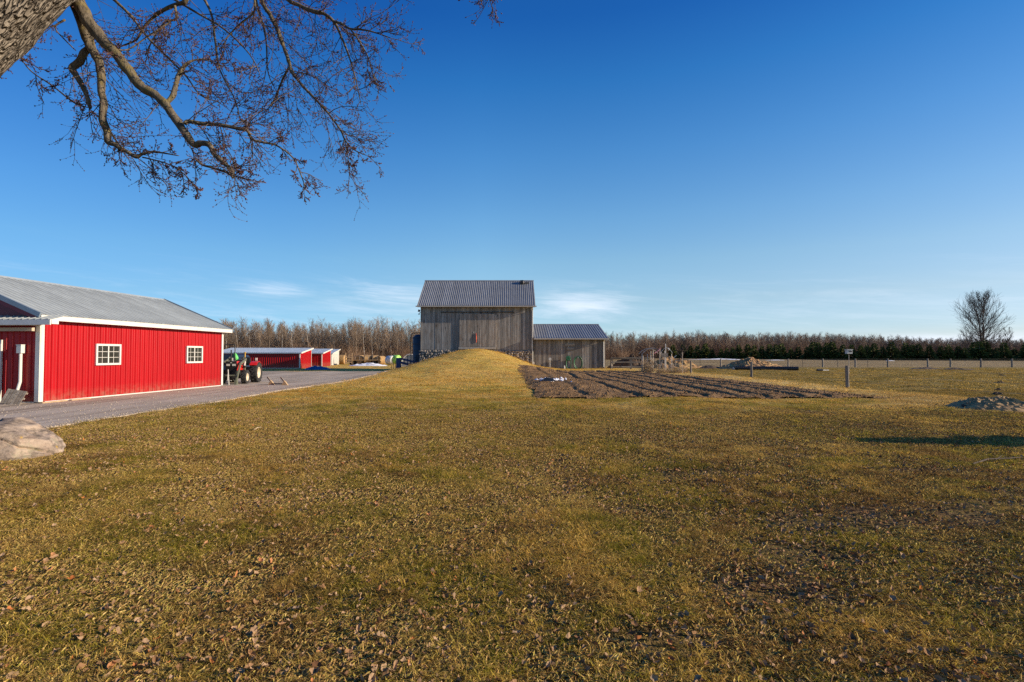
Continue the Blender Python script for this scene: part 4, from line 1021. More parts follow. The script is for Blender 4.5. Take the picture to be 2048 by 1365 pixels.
def grow(mb, p, d, length, r, segs, sides, wob, up, tip=.25):
    pts = [p.copy()]; rad = [r]; d = d.normalized()
    for i in range(segs):
        d = (d + Vector((random.uniform(-1,1), random.uniform(-1,1), random.uniform(-1,1)))*wob + Vector((0, 0, up))).normalized()
        pts.append(pts[-1]+d*(length/segs)); rad.append(r*(1-(1-tip)*(i+1)/segs))
    mb.tube(pts, rad, sides, False); return pts, d
def rdir(axis, ang):
    q = axis.orthogonal().normalized(); q.rotate(Matrix.Rotation(random.uniform(0, 2*math.pi), 3, axis))
    return (axis.normalized()*math.cos(ang)+q*math.sin(ang)).normalized()
def bare_tree(hgt, spread, nb, ns, r0, tr, low=.35, seed=0, upb=.10):
    random.seed(seed)
    T, C = MB(), MB()
    pts, _ = grow(T, Vector((0, 0, -.3)), Vector((random.uniform(-.05,.05), random.uniform(-.05,.05), 1)), hgt*.97, r0, 9, 6, .05, .05, .15)
    for i in range(nb):
        u = low+(1-low)*(i+random.random())/nb; k = u*9; j = min(8, int(k)); p = pts[j].lerp(pts[j+1], k-j)
        ln = spread*(1.15-u*.75)*random.uniform(.6, 1.2); d = rdir(Vector((0, 0, 1)), R(random.uniform(22, 58)))
        q, dd = grow(C, p, d, ln, tr*1.6*(1.2-u*.6), 4, 3, .12, upb, .4)
        for s in range(ns):
            m = random.randint(1, 4); d2 = rdir((q[m]-q[m-1]), R(random.uniform(20, 50)))
            q2, _ = grow(C, q[m], d2, ln*random.uniform(.3, .6), tr, 3, 3, .15, .10, .5)
            for w in range(2):
                mm = random.randint(1, 3); grow(C, q2[mm], rdir(q2[mm]-q2[mm-1], R(random.uniform(15, 45))), ln*random.uniform(.15, .35), tr*.75, 2, 3, .2, .08, .6)
    return T, C
WOOD = []
for k in range(9):
    birch = k in (2, 5, 8)
    T, C = bare_tree(random.uniform(9.0, 10.5), 2.6 if not birch else 1.8, 36 if not birch else 22, 6, .095 if not birch else .085, .017, .26 if not birch else .42, 100+k, .11)
    WOOD.append((T.mesh('trunk_mesh', M_birch if birch else M_wbark, True), C.mesh('crown_mesh', M_wtwig), birch))
random.seed(5)
LINE = [(-300, 118), (200, 120), (430, 122), (700, 126), (840, 132), (1000, 142), (1215, 165), (1300, 190), (1400, 225), (1560, 265), (1700, 300), (2048, 335), (2500, 360)]
def line_pts(spacing):
    out = []; px = -300.0
    while px < 2450:
        Y = float(np.interp(px, [a for a, _ in LINE], [b for _, b in LINE])); out.append((px, Y)); px += spacing/Y*1024
    return out
def h_scale(px): return float(np.interp(px, [-300, 430, 560, 700, 830, 1100, 1215, 1300, 1400, 1700, 1900, 2400], [1.02, 1.02, .98, 1.04, 1.0, .95, .88, .86, 1.03, 1.24, 1.06, 1.02]))
spots = []
for row in range(11):
    for px, Y in line_pts(1.5 if row < 4 else 1.6):
        y = Y+row*3.4+random.uniform(-1.5, 1.5); x = (px-1024)/1024*Y + random.uniform(-.9, .9)
        spots.append((row, px, x, y))
singles = [s for s in spots if 425 < s[1] < 835 or 1200 < s[1] < 1420]
singles.sort(key=lambda s: s[0]); singles = singles[:296]
sset = set(singles)
GW = 'bare trees in the wood behind the farm'
for (row, px, x, y) in singles:
    T, C, birch = random.choice(WOOD) if random.random() > .15 else WOOD[2]
    side = next(t_ for a_, t_ in ((480, 'above the tractor and navy trailer'), (560, 'behind the left half of the long red shed'), (625, 'behind the right half of the long red shed'), (690, 'behind the grey shed'), (775, 'behind the hay wagon'), (900, 'between the wagon and the blue bin'), (1285, 'beyond the board fence'), (1350, 'behind the hoop frame'), (9999, 'beyond the muck pile right of the hoop frame')) if px < a_)
    o = obj('birch_tree' if birch else 'bare_tree', T); o.location = (x, y, hzf(x, y)); s = h_scale(px)*random.uniform(.76, 1.10)*(.92 if birch else 1)
    if random.random() < .06: s *= 1.12
    o.scale = (s*.95, s*.95, s); o.rotation_euler = (random.uniform(-.04,.04), random.uniform(-.04,.04), random.uniform(0, 6.28))
    tag(o, ('slim pale-barked leafless tree in the wood ' if birch else 'brown-grey leafless tree in the wood ')+side, 'tree', ('pale birches ' if birch else 'brown bare trees ')+side)
    obj('crown', C, o)

def scatter(name, pts, protos, idx, rot, scl, label, cat, kind='stuff'):
    me = bpy.data.meshes.new(name); me.from_pydata([tuple(p) for p in pts], [], [])
    a = me.attributes.new('idx', 'INT', 'POINT'); a.data.foreach_set('value', np.asarray(idx, np.int32))
    a = me.attributes.new('rotv', 'FLOAT_VECTOR', 'POINT'); a.data.foreach_set('vector', np.asarray(rot, np.float32).ravel())
    a = me.attributes.new('scl', 'FLOAT', 'POINT'); a.data.foreach_set('value', np.asarray(scl, np.float32))
    col = bpy.data.collections.new(name+'_sources')
    for i, p in enumerate(protos):
        q = bpy.data.objects.new('%s_source_%02d' % (name, i), p); col.objects.link(q)
    ng = bpy.data.node_groups.new(name+'_scatter', 'GeometryNodeTree')
    ng.interface.new_socket('Geometry', in_out='INPUT', socket_type='NodeSocketGeometry'); ng.interface.new_socket('Geometry', in_out='OUTPUT', socket_type='NodeSocketGeometry')
    n, l = ng.nodes, ng.links
    gi, go = n.new('NodeGroupInput'), n.new('NodeGroupOutput'); ip = n.new('GeometryNodeInstanceOnPoints'); ci = n.new('GeometryNodeCollectionInfo')
    ci.inputs[0].default_value = col; ci.inputs['Separate Children'].default_value = True; ci.inputs['Reset Children'].default_value = True
    def at_(nm, ty):
        x = n.new('GeometryNodeInputNamedAttribute'); x.data_type = ty; x.inputs['Name'].default_value = nm
        return [o for o in x.outputs if o.enabled and o.name == 'Attribute'][0]
    er = n.new('FunctionNodeEulerToRotation')
    l.new(gi.outputs[0], ip.inputs['Points']); l.new(ci.outputs[0], ip.inputs['Instance']); ip.inputs['Pick Instance'].default_value = True
    l.new(at_('idx', 'INT'), ip.inputs['Instance Index']); l.new(at_('rotv', 'FLOAT_VECTOR'), er.inputs[0]); l.new(er.outputs[0], ip.inputs['Rotation'])
    l.new(at_('scl', 'FLOAT'), ip.inputs['Scale']); l.new(ip.outputs[0], go.inputs[0])
    o = obj(name, me, kind=kind); o['label'] = label; o['category'] = cat
    md = o.modifiers.new('scatter', 'NODES'); md.node_group = ng
    return o

# the rest of the wood: one mass
rest = [s for s in spots if s not in sset]
tree_src = []
for T, C, birch in WOOD:
    me = bpy.data.meshes.new('tree_whole')
    nv = len(T.vertices); v = [tuple(q.co) for q in T.vertices]+[tuple(q.co) for q in C.vertices]
    f = [tuple(p.vertices) for p in T.polygons]+[tuple(i+nv for i in p.vertices) for p in C.polygons]
    me.from_pydata(v, [], f); me.materials.append(T.materials[0]); me.materials.append(C.materials[0])
    me.polygons.foreach_set('material_index', [0]*len(T.polygons)+[1]*len(C.polygons)); me.update(); tree_src.append(me)
pts = [(x, y, hzf(x, y)) for _, px, x, y in rest]
scatter('woodland', pts, tree_src, [random.randrange(9) for _ in rest], [(random.uniform(-.04,.04), random.uniform(-.04,.04), random.uniform(0, 6.28)) for _ in rest],
        [h_scale(px)*random.uniform(.70, 1.08)*(1.12 if random.random() < .06 else 1) for _, px, _, _ in rest], 'brown leafless wood closing the far side of the fields', 'wood')
# undergrowth at the wood's foot
bush = []
for k in range(4):
    random.seed(300+k); b = MB()
    for i in range(46):
        p = Vector((random.uniform(-1.1, 1.1), random.uniform(-.8, .8), -.1)); q, _ = grow(b, p, Vector((random.uniform(-.5,.5), random.uniform(-.5,.5), 1)), random.uniform(.8, 2.6), .016, 3, 3, .2, .05, .5)
        for s in range(4): m = random.randint(1, 3); grow(b, q[m], rdir(q[m]-q[m-1], .7), random.uniform(.3, .9), .011, 2, 3, .2, .03, .6)
    bush.append(b.mesh('bush_mesh', M_under))
random.seed(6)
up = []
for row in range(10):
    for px, Y in line_pts(1.5):
        y = Y-2+row*3.3+random.uniform(-1.5, 1.5); up.append(((px-1024)/1024*Y+random.uniform(-1, 1), y))
scatter('undergrowth', [(x, y, hzf(x, y)) for x, y in up], bush, [random.randrange(4) for _ in up], [(0, 0, random.uniform(0, 6.28)) for _ in up], [random.uniform(.6, 1.5)*(1.35 if x/y < .25 else 2.0) for x, y in up], 'russet brush under the leafless wood', 'undergrowth')

# evergreens along the paddock's far side
g = G('spruce_needles'); n_ = g.noise(g.pos, .8, 3); M_spruce = g.set(g.mix(1.0, g.mix(g.mr(n_, .3, .7), (.035, .052, .016), (.14, .15, .038)), g.mix(g.rand, (.7, .7, .7), (1.25, 1.2, 1.0)), 'MULTIPLY'), .8, 0, .15)
SPR = []
for k in range(5):
    random.seed(400+k); b = MB(); tm = MB(); tm.tube([(0,0,-.2), (0,0,4.3)], [.10, .02], 6)
    for lv in range(30):
        u = lv/29; z = .15+4.25*u; rad = (1.75+.35*random.uniform(-1, 1))*(1-u)**1.0+.04
        for j in range(int(5+9*(1-u))):
            a = random.uniform(0, 6.28); rr = rad*random.uniform(.75, 1.12)
            d = Vector((math.cos(a), math.sin(a), 0)); s_ = Vector((-d.y, d.x, 0))
            p0 = Vector((0,0,z))+d*.05; p1 = Vector((0,0,z))+d*rr*.6+Vector((0,0,-.10*rr)); p2 = Vector((0,0,z))+d*rr+Vector((0,0,.02*rr+.05))
            w = .17*rr+.09
            b.add([p0, p1+s_*w+Vector((0,0,-.12)), p2, p1-s_*w+Vector((0,0,-.12)), p1+Vector((0,0,.10))], [(0,1,4),(1,2,4),(2,3,4),(3,0,4)])
            for q in range(2):
                e = p1.lerp(p2, random.uniform(0,.8)); dd = (d+s_*random.uniform(-1.1, 1.1)).normalized()*.42*random.uniform(.6, 1.2)
                b.add([e, e+dd*.6+Vector((0,0,.09)), e+dd+Vector((0,0,.02)), e+dd*.55+Vector((0,0,-.12))], [(0,1,2,3)])
    SPR.append((tm.mesh('spruce_trunk', M_wbark), b.mesh('spruce_crown', M_spruce)))
random.seed(7)
px = 1246.0; i = 0
while px < 2110:
    Y = float(np.interp(px, [1246, 1290, 1400, 1700, 2048], [205, 200, 185, 158, 140]))*random.uniform(.985, 1.015); x = (px-1024)/1024*Y
    hh = float(np.interp(px, [1240, 1300, 1400, 1700, 2048], [4.0, 4.6, 4.6, 4.9, 4.9]))*random.choice((random.uniform(.70, .95), random.uniform(.9, 1.2), random.uniform(.95, 1.1)))
    if 1308 < px < 1345: hh *= .75
    tm, cm = random.choice(SPR); o = obj('spruce_tree', tm); s = hh/4.4; o.location = (x, Y, hzf(x, Y)); o.scale = (s*1.3, s*1.3, s); o.rotation_euler = (0, 0, random.uniform(0, 6.28))
    wh = next(t_ for a_, t_ in ((1285, 'beyond the board fence'), (1350, 'behind the hoop frame'), (1440, 'above the thin snow drifts'), (1570, 'behind the tall manure heap'), (1660, 'between the manure heap and the nest box'), (1740, 'behind the nest box'), (1830, 'right of the nest box'), (1915, 'left of the tall lone tree'), (2000, 'at the foot of the tall lone tree'), (9999, 'at the right end of the row')) if px < a_)
    tag(o, 'dark spruce of the evergreen row '+wh, 'tree', 'row spruces '+wh)
    obj('crown', cm, o)
    px += random.uniform(1.5, 3.4)/Y*1024*(1.0 if px > 1350 else 1.15)

# lone bare tree and its small neighbours
def lone_tree(name, px, Y, top, lab, seed, nb, wide, tr, r0, gens=4):
    x = (px-1024)/1024*Y; gz = hzf(x, Y); hgt = H+(710-top)/1024*Y-gz
    random.seed(seed); T, C = MB(), MB()
    t = thing(name, lab, 'tree', (x, Y, gz))
    stems = 2 if r0 > .3 else 1
    for s in range(stems):
        lean = (.07 if s else -.05) if stems == 2 else 0
        pts, _ = grow(T, Vector((lean*2, 0, -.3)), Vector((lean, random.uniform(-.03,.03), 1)), hgt*.86, r0, 14, 7, .025, .03, .12)
        for i in range(nb):
            u = .10+.88*(i+random.random())/nb; k = u*14; j = min(13, int(k)); p = pts[j].lerp(pts[j+1], k-j)
            reach = hgt*wide*math.sin(math.pi*min(.97, .16+.74*u))**.7*random.uniform(.9, 1.06)
            d = rdir(Vector((0,0,1)), R(random.uniform(40, 60)*(1.2-.70*u))); q, dd = grow(C, p, d, reach, tr*2.6*(1.15-.7*u), 7, 4, .05, .055, .25)
            for a in range(11):
                m = random.randint(1, 7); q2, _ = grow(C, q[m], rdir(q[m]-q[m-1], R(random.uniform(15, 38))), reach*random.uniform(.25, .5)*(1.25-m/9), tr*1.1, 4, 3, .07, .05, .45)
                for w in range(3):
                    mm = random.randint(1, 4); q3, _ = grow(C, q2[mm], rdir(q2[mm]-q2[mm-1], R(random.uniform(15, 38))), reach*random.uniform(.10, .24), tr*.62, 3, 3, .08, .05, .6)
    T.build('trunk', M_lone, t, True); C.build('crown', M_lone, t)
lone_tree('lone_tree', 1966, 165, 590, 'tall round-crowned leafless tree rising above the evergreens', 21, 44, .44, .029, .42)
lone_tree('young_tree', 2015, 162, 650, 'smaller upright leafless tree on the right of the tall round-crowned one', 22, 12, .30, .036, .16)
lone_tree('young_tree', 1938, 160, 664, 'low spreading leafless tree on the left under the tall round-crowned one', 23, 16, .50, .03, .16)
lone_tree('young_tree', 1365, 120, 672, 'orange-brown leafless tree behind the hoop frame and muck pile', 24, 18, .42, .02, .12)

# spruce shrub just outside the frame whose shadow falls on the lawn
tm, cm = SPR[1]
o = obj('spruce_shrub', tm); o.location = (12.15, 9.35, 0); o.scale = (.50, .66, .40); tag(o, 'young spruce on the lawn casting a long shadow to the left', 'shrub'); obj('crown', cm, o)

# ------------------------------------------------------------------ the big maple overhead
def maple():
    random.seed(77)
    t = thing('maple_tree', 'old budding maple whose limbs hang into the top left of the view', 'tree', (-8.6, 5.4, 0))
    off = Vector(t.location)
    D0 = 4.75
    def PT(px, py, d): return at(px, py, d)-off
    # trunk and leaning limb with furrowed bark
    def barky(name, pts, rad, n=64, sub=14):
        P = [];Rr = []
        for i in range(len(pts)-1):
            for k in range(sub): P.append(Vector(pts[i]).lerp(Vector(pts[i+1]), k/sub)); Rr.append(rad[i]+(rad[i+1]-rad[i])*k/sub)
        P.append(Vector(pts[-1])); Rr.append(rad[-1])
        b = MB(); b.tube(P, Rr, n)
        for i, p in enumerate(P):
            for k in range(n):
                v = Vector(b.v[i*n+k]); d = (v-p); a = 2*math.pi*k/n
                w = noise.noise((math.cos(a)*5.5, math.sin(a)*5.5, i*.16))*.5+noise.noise((math.cos(a)*13, math.sin(a)*13, i*.4))*.35+noise.noise((math.cos(a)*2, math.sin(a)*2, i*.06))*.6
                b.v[i*n+k] = tuple(p+d*(1+.085*w))
        return b.build(name, M_bark_big, t, True)
    pA, pB = PT(-185, 72, D0), PT(38, -108, D0+.1)
    dirv = (pB-pA)
    barky('trunk', [(-.15, .1, -.3), (0, 0, .3), (.35, 0, 1.6), pA-dirv*.75+Vector((0,0,-.12)), pA, pA+dirv*.5, pB, pB+dirv*.8], [.90, .70, .58, .56, .60, .57, .52, .44])
    BR = {
     'A': (5.35, 5.0, [(128,-50,20),(148,-20,16),(162,18,14.5),(182,50,13.5),(205,80,13),(232,108,12),(262,148,11.5),(285,175,11),(303,186,10.5),(330,208,9.5),(352,240,9),(368,262,9),(388,290,8.5),(402,287,6.5),(418,290,6),(428,308,6),(446,325,5.5),(462,340,5),(466,356,4)]),
     'B': (5.45, 5.3, [(140,-40,18),(152,0,15),(165,45,13.5),(178,85,11.5),(184,102,9.5),(198,122,9.5),(203,150,9),(203,185,8),(208,215,8),(205,240,8.5),(214,262,8.5),(216,282,8),(230,290,5.5),(252,303,5),(272,314,4.5),(285,308,3.5),(305,304,3),(330,307,2),(358,312,1.2)]),
     'C': (5.45, 5.4, [(180,96,7),(170,104,8),(160,122,9),(145,136,8.5),(150,148,7),(162,168,6),(172,186,5.5),(177,205,5),(181,217,4)]),
     'D': (5.25, 5.5, [(334,206,5.5),(346,192,6),(352,170,5.5),(358,150,5.5),(371,131,4.5),(385,122,2.5),(410,120,1.5),(450,135,1)]),
     'E': (5.1, 5.3, [(370,248,5),(378,244,5),(410,249,4.5),(440,250,4.2),(478,258,4),(495,262,3.8),(505,279,3.6),(530,286,2.6),(553,291,2.2),(585,315,1.8),(600,345,1.4),(613,382,.9)]),
     'F': (5.8, 6.0, [(372,-20,6),(370,4,6),(352,10,5),(318,26,3.8),(290,52,3),(272,80,2.2),(244,92,1.5)]),
     'F2': (5.8, 5.9, [(350,12,3),(352,38,3),(330,45,2),(308,75,1.5),(290,110,1)]),
     'G': (6.1, 5.7, [(505,-50,6.5),(523,0,5.5),(540,30,5.2),(552,52,5),(562,80,4.6),(573,108,4.3),(579,128,4),(583,142,4.6),(592,156,3.4),(607,174,3.3),(628,196,3),(643,212,2.8),(662,234,2.4),(682,262,2.2),(690,280,1.8),(708,300,1.4),(735,312,.9)]),
     'G2': (5.75, 5.9, [(684,262,1.8),(690,285,1.4),(697,315,1.1),(700,352,.8)]),
     'H': (6.2, 5.9, [(545,-30,6),(575,0,5),(605,14,5),(625,22,5.5),(648,28,4.6),(668,44,3.6),(682,72,2.8),(697,110,2.4),(706,140,2),(714,170,1.4),(722,210,.9)]),
     'I': (6.0, 5.8, [(668,44,3),(682,47,2.8),(700,58,2.6),(725,60,2.2),(752,66,1.7),(785,78,1)]),
     'I2': (5.9, 6.0, [(700,58,2),(718,82,1.8),(735,112,1.5),(745,145,1.2),(757,182,.8)]),
     'J': (6.0, 6.2, [(578,135,2.8),(565,160,2.5),(555,185,2),(542,215,1.3)]),
     'K': (6.1, 6.0, [(508,-30,3),(514,10,2.6),(526,50,2.2),(533,90,2),(535,140,1.4),(545,170,.8)]),
     'L': (5.6, 5.8, [(509,0,2.6),(508,25,2.3),(480,48,1.9),(455,75,1.5),(448,100,1)]),
     'M': (5.7, 5.9, [(-40,60,4),(12,92,1.6),(38,112,1.3),(62,143,1.5),(105,172,1.8),(150,207,1.6),(178,216,1)]),
     'N': (5.6, 5.3, [(340,45,2),(300,70,1.8),(255,100,1.6),(225,95,1.2)]),
     'O': (5.8, 5.9, [(130,40,2.5),(110,55,1.7),(128,78,1.5),(152,102,1.2)]),
     'P': (5.4, 5.4, [(285,315,1.8),(315,322,1.6),(345,332,1.4),(370,350,1.2),(390,375,.8)]),
     'Q': (5.05, 5.02, [(390,318,2.6),(405,330,2.6),(425,336,3),(450,344,3),(465,350,3.2)]),
     'R': (6.2, 5.6, [(250,-40,4),(330,-10,3),(400,30,2.5),(450,60,2),(500,110,1.5),(520,150,1)]),
     'S': (6.4, 6.0, [(380,-40,4),(420,20,3),(430,80,2.5),(440,140,2),(470,200,1.5),(480,240,1)]),
     'U': (6.0, 5.4, [(170,-50,5),(250,20,3),(300,80,2.5),(370,150,2),(400,190,1.5),(440,205,1)]),
     'V': (5.0, 5.2, [(466,352,1.8),(470,330,1.2),(455,300,1),(440,285,.8)]),
     'X': (5.2, 5.1, [(1010,-150,5),(1000,-70,3),(988,-34,2),(979,-8,1.4),(974,2,.8)]),
     'top': (6.6, 6.0, [(90,-150,12),(250,-120,12),(380,-85,11),(500,-60,9),(560,-40,6)]),
     'span': (6.2, 5.2, [(560,-45,7),(700,-130,7),(860,-170,6),(1010,-155,5)]),
    }
    nodes = []
    for key, (d0, d1, pl) in BR.items():
        n = len(pl); P = []; Rr = []
        for i, (px, py, r) in enumerate(pl):
            d = d0+(d1-d0)*i/(n-1); P.append(PT(px, py, d)); Rr.append(max(.003, r/1024*d*.82))
        # smooth and roughen
        PP, RR = [], []
        for i in range(n-1):
            for k in range(4):
                u = k/4; p0, p1, p2, p3 = P[max(0,i-1)], P[i], P[i+1], P[min(n-1,i+2)]
                q = .5*((2*p1)+(p2-p0)*u+(2*p0-5*p1+4*p2-p3)*u*u+(3*p1-p0-3*p2+p3)*u**3)
                r = (Rr[i]*(1-u)+Rr[i+1]*u)
                q = q+Vector((noise.noise(q*9), noise.noise(q*9+Vector((5,0,0))), noise.noise(q*9+Vector((0,7,0)))))*r*.25
                PP.append(q); RR.append(r*(1+.22*noise.noise(q*14)))
        PP.append(P[-1]); RR.append(Rr[-1]*.7)
        b = MB(); b.tube(PP, RR, 12 if Rr[0] > .03 else 8); b.build('branch', M_bark_br, t, True)
        for i in range(len(PP)): 
            if key not in ('top', 'span'): nodes.append((PP[i], (PP[min(i+1,len(PP)-1)]-PP[max(i-1,0)]).normalized(), RR[i], key))
    TW, BU = MB(), MB()
    def bud(p, d, s):
        a = d.orthogonal().normalized(); c = d.cross(a); q = [p-d*s*.3, p+a*s*.5+d*s*.5, p+c*s*.5+d*s*.5, p-a*s*.5+d*s*.5, p-c*s*.5+d*s*.5, p+d*s*1.5]
        BU.add(q, [(0,2,1),(0,3,2),(0,4,3),(0,1,4),(5,1,2),(5,2,3),(5,3,4),(5,4,1)])
    def buds(pts, dens):
        for a, c in zip(pts[:-1], pts[1:]):
            d = (c-a)
            for k in range(dens):
                if random.random() < .75:
                    p = a.lerp(c, random.random())
                    for q in range(random.choice((1, 1, 2))):
                        bud(p, rdir(d, R(random.uniform(20, 80))), random.uniform(.0055, .0105))
        for q in range(3): bud(pts[-1], rdir(pts[-1]-pts[-2], R(random.uniform(0, 50))), random.uniform(.006, .011))
    def tw(p, d, ln, r, lvl):
        segs = 5 if lvl < 2 else 3
        pts = [p.copy()]; rad = [r]; dd = d.normalized()
        for i in range(segs):
            g_ = -.10 if i < segs*.6 else .16
            dd = (dd+Vector((random.uniform(-1,1), random.uniform(-1,1), random.uniform(-1,1)))*.17+Vector((0,0,g_ if lvl < 2 else .10))).normalized()
            pts.append(pts[-1]+dd*(ln/segs)); rad.append(r*(1-.55*(i+1)/segs))
        TW.tube(pts, rad, 3 if lvl else 4, False)
        if lvl == 2: buds(pts, 2); return
        nk = 5 if lvl == 0 else 3
        for k in range(nk):
            m = random.randint(1, segs); ax = pts[m]-pts[m-1]
            tw(pts[m].lerp(pts[m-1], random.random()*.8), rdir(ax, R(random.uniform(25, 60))), ln*random.uniform(.32, .6), r*.62, lvl+1)
        if lvl == 1: buds(pts[2:], 2)
    for (p, d, r, key) in nodes:
        dens = {'A': .22, 'B': .34, 'C': .30, 'M': .65, 'O': .6, 'G2': .8, 'I2': .8, 'P': .9, 'Q': .4, 'top': 0, 'D': .5}.get(key, .62)
        w = p+off
        # only where the hanging spray reaches the view
        u = w.x/w.y*1024+1024
        if random.random() > dens*.78: continue
        # hang direction: sideways spray mostly away from the trunk, slightly down
        dd = rdir(d, R(random.uniform(30, 85))); dd = (dd+Vector((.18, 0, -.16))).normalized()
        ln = random.uniform(.22, .72)
        if key in ('M', 'O') : ln *= .75
        if r < .010: ln *= .60
        if w.z < at(500, 280, w.y).z: ln *= .70
        tw(p, dd, ln, .0042+.0012*random.random(), 0)
    o = TW.build('twigs', M_twig, t); o['kind'] = 'stuff'
    o = BU.build('buds', M_bud, t); o['kind'] = 'stuff'
    return len(TW.f), len(BU.f)
print('maple', maple())

# ------------------------------------------------------------------ grass, leaves, litter
def make_grass_mat():
    g = G('grass_blades'); c, n3 = lawn_color(g)
    rr = g.rand; tipz = g.xyz(g.ob)[2]
    c = g.mix(g.mr(rr, .0, .22, .85, 0), c, (.66, .46, .13)); c = g.mix(g.mr(rr, .78, 1.0, 0, .8), c, (.12, .12, .022))
    c = g.mix(g.mr(g.noise(g.pos, 23, 1), .55, .66, 0, .7), c, (.62, .42, .15))
    c = g.mix(1.0, c, g.mix(g.mr(g.noise(g.ob, 60, 1), .3, .7), (.6, .6, .6), (1.6, 1.5, 1.3)), 'MULTIPLY')
    g.b.inputs['Subsurface Weight'].default_value = 0
    m = g.set(c, .75, 0, .15)
    tr = g.n.new('ShaderNodeBsdfTranslucent'); g.l.new(c, tr.inputs[0]); mx = g.n.new('ShaderNodeMixShader'); mx.inputs[0].default_value = .5
    g.l.new(g.b.outputs[0], mx.inputs[1]); g.l.new(tr.outputs[0], mx.inputs[2]); g.l.new(mx.outputs[0], g.out.inputs[0])
    return m
M_grass = make_grass_mat()
def clump(seed, nbl, rad, lo, hi, w, flat):
    random.seed(seed); b = MB()
    lean0 = random.uniform(0, 6.28)
    for i in range(nbl):
        a = random.uniform(0, 6.28); r = rad*math.sqrt(random.random()); p = Vector((r*math.cos(a), r*math.sin(a), -.005))
        ln = random.uniform(lo, hi); az = lean0+random.gauss(0, 1.0); fl = flat*random.uniform(.5, 1.3)
        d = Vector((math.cos(az)*fl, math.sin(az)*fl, 1)).normalized(); s = Vector((-math.sin(az+random.uniform(-.8,.8)), math.cos(az), 0)).normalized()*w*random.uniform(.6, 1.2)/2
        m = p+d*ln*.5; d2 = (d+Vector((math.cos(az)*.9, math.sin(az)*.9, -.55*flat))).normalized(); e = m+d2*ln*.5
        if e.z < .004: e.z = .004
        b.add([p-s, p+s, m+s*.8, m-s*.8, e], [(0,1,2,3), (3,2,4)])
    return b.mesh('clump_mesh', M_grass)
near = [clump(500+k, 46, .12, .025, .085, .0029, 2.2) for k in range(7)] + [clump(520+k, 44, .08, .05, .12, .0027, 1.4) for k in range(2)]
mid = [clump(540+k, 30, .19, .035, .09, .0075, 2.0) for k in range(5)]
farc = [clump(560+k, 20, .30, .04, .11, .022, 1.3) for k in range(4)]
random.seed(9)
def bare_f(x, y):
    m = np.ones_like(x)
    for (cx, cy, rx, ry) in BARE:
        m = np.minimum(m, sm(((x-cx)/rx)**2+((y-cy)/ry)**2, .5, 1.5))
    return m
def lawn_pts(n, y0, y1, half=1.08, pw=1.0):
    y = y0+(y1-y0)*rng.random(n)**pw; x = (rng.random(n)*2-1)*(y*half+.8)
    return x, y
def patch_noise(x, y, s, o):
    return np.array([noise.noise((a*s, b*s, o)) for a, b in zip(x, y)])
def grass_layer(name, protos, n, y0, y1, smin, smax, lab, pw=1.0, wts=None):
    x, y = lawn_pts(n, y0, y1, pw=pw)
    ok = (x > np.array([drive_edge(v) for v in y])-.05) & ~((x > .8) & (x < 14) & (y > 19.6) & (y < 50.5)) & (((x+8.3)/1.0)**2+((y-8.6)/.55)**2 > 1)
    if y1 > 60: ok &= (y < 61.7)
    pn = patch_noise(x, y, .9, 4.0)*.8 + .8*patch_noise(x, y, 3.4, 1.0) + .5*patch_noise(x, y, 9.0, 2.0)
    ok &= rng.random(n) < np.clip(.74+1.4*pn, .05, 1)*(.08+.92*bare_f(x, y))
    x, y, pn = x[ok], y[ok], pn[ok]; k = len(x)
    z = hz(x, y)
    sc = rng.uniform(smin, smax, k)*(1+.55*np.clip(pn, -.7, .9))
    rot = np.stack([rng.normal(0, .12, k), rng.normal(0, .12, k), rng.uniform(0, 6.28, k)], 1)
    scatter(name, np.stack([x, y, z], 1), protos, rng.integers(0, len(protos), k) if wts is None else rng.choice(len(protos), k, p=wts), rot, sc, lab, 'grass')
    print(name, k)
w_ = np.array([1]*7+[.35]*2, float); w_ /= w_.sum()
grass_layer('grass', near, 62000, 2.1, 9.5, .75, 1.35, 'matted half-dead grass of the near lawn', .75, w_)
grass_layer('grass', mid, 52000, 9.0, 24, .8, 1.3, 'matted half-dead grass of the middle lawn', .8)
grass_layer('grass', farc, 30000, 23, 62, .8, 1.3, 'short golden grass on the far lawn and barn bank', .9)

def make_thatch_mat():
    g = G('thatch_bits'); rp = g.n.new('ShaderNodeValToRGB'); g.l.new(g.noise(g.pos, 31, 2, .6), rp.inputs[0]); e = rp.color_ramp.elements
    e[0].position = .28; e[0].color = (.13, .075, .035, 1); e[1].position = .66; e[1].color = (.66, .46, .17, 1)
    for p_, c_ in ((.42, (.30, .18, .07)), (.52, (.48, .31, .105)), (.58, (.24, .22, .03))): q = e.new(p_); q.color = (*c_, 1)
    return g.set(rp.outputs[0], .9, 0, 0)
M_thatch = make_thatch_mat()
def thatch(seed, n, rad, l0, l1, w):
    random.seed(seed); b = MB()
    for i in range(n):
        a = random.uniform(0, 6.28); r = rad*math.sqrt(random.random()); p = Vector((r*math.cos(a), r*math.sin(a), random.uniform(.002, .016)))
        az = random.uniform(0, 6.28); d = Vector((math.cos(az), math.sin(az), random.uniform(-.1, .45)))*random.uniform(l0, l1); s_ = Vector((-math.sin(az), math.cos(az), random.uniform(-.6, .6)))*w*random.uniform(.5, 1.5)/2
        b.add([p-s_, p+s_, p+d*.6+s_*.9+Vector((0, 0, .004)), p+d], [(0,1,2), (0,2,3)])
    return b.mesh('thatch_mesh', M_thatch)
th = [thatch(900+k, 46, .17, .015, .055, .006) for k in range(6)]
x, y = lawn_pts(30000, 2.1, 15, pw=.85)
ok = (x > np.array([drive_edge(v) for v in y])+.1) & (((x+8.5)/1.0)**2+((y-8.6)/.55)**2 > 1); x, y = x[ok], y[ok]; k = len(x)
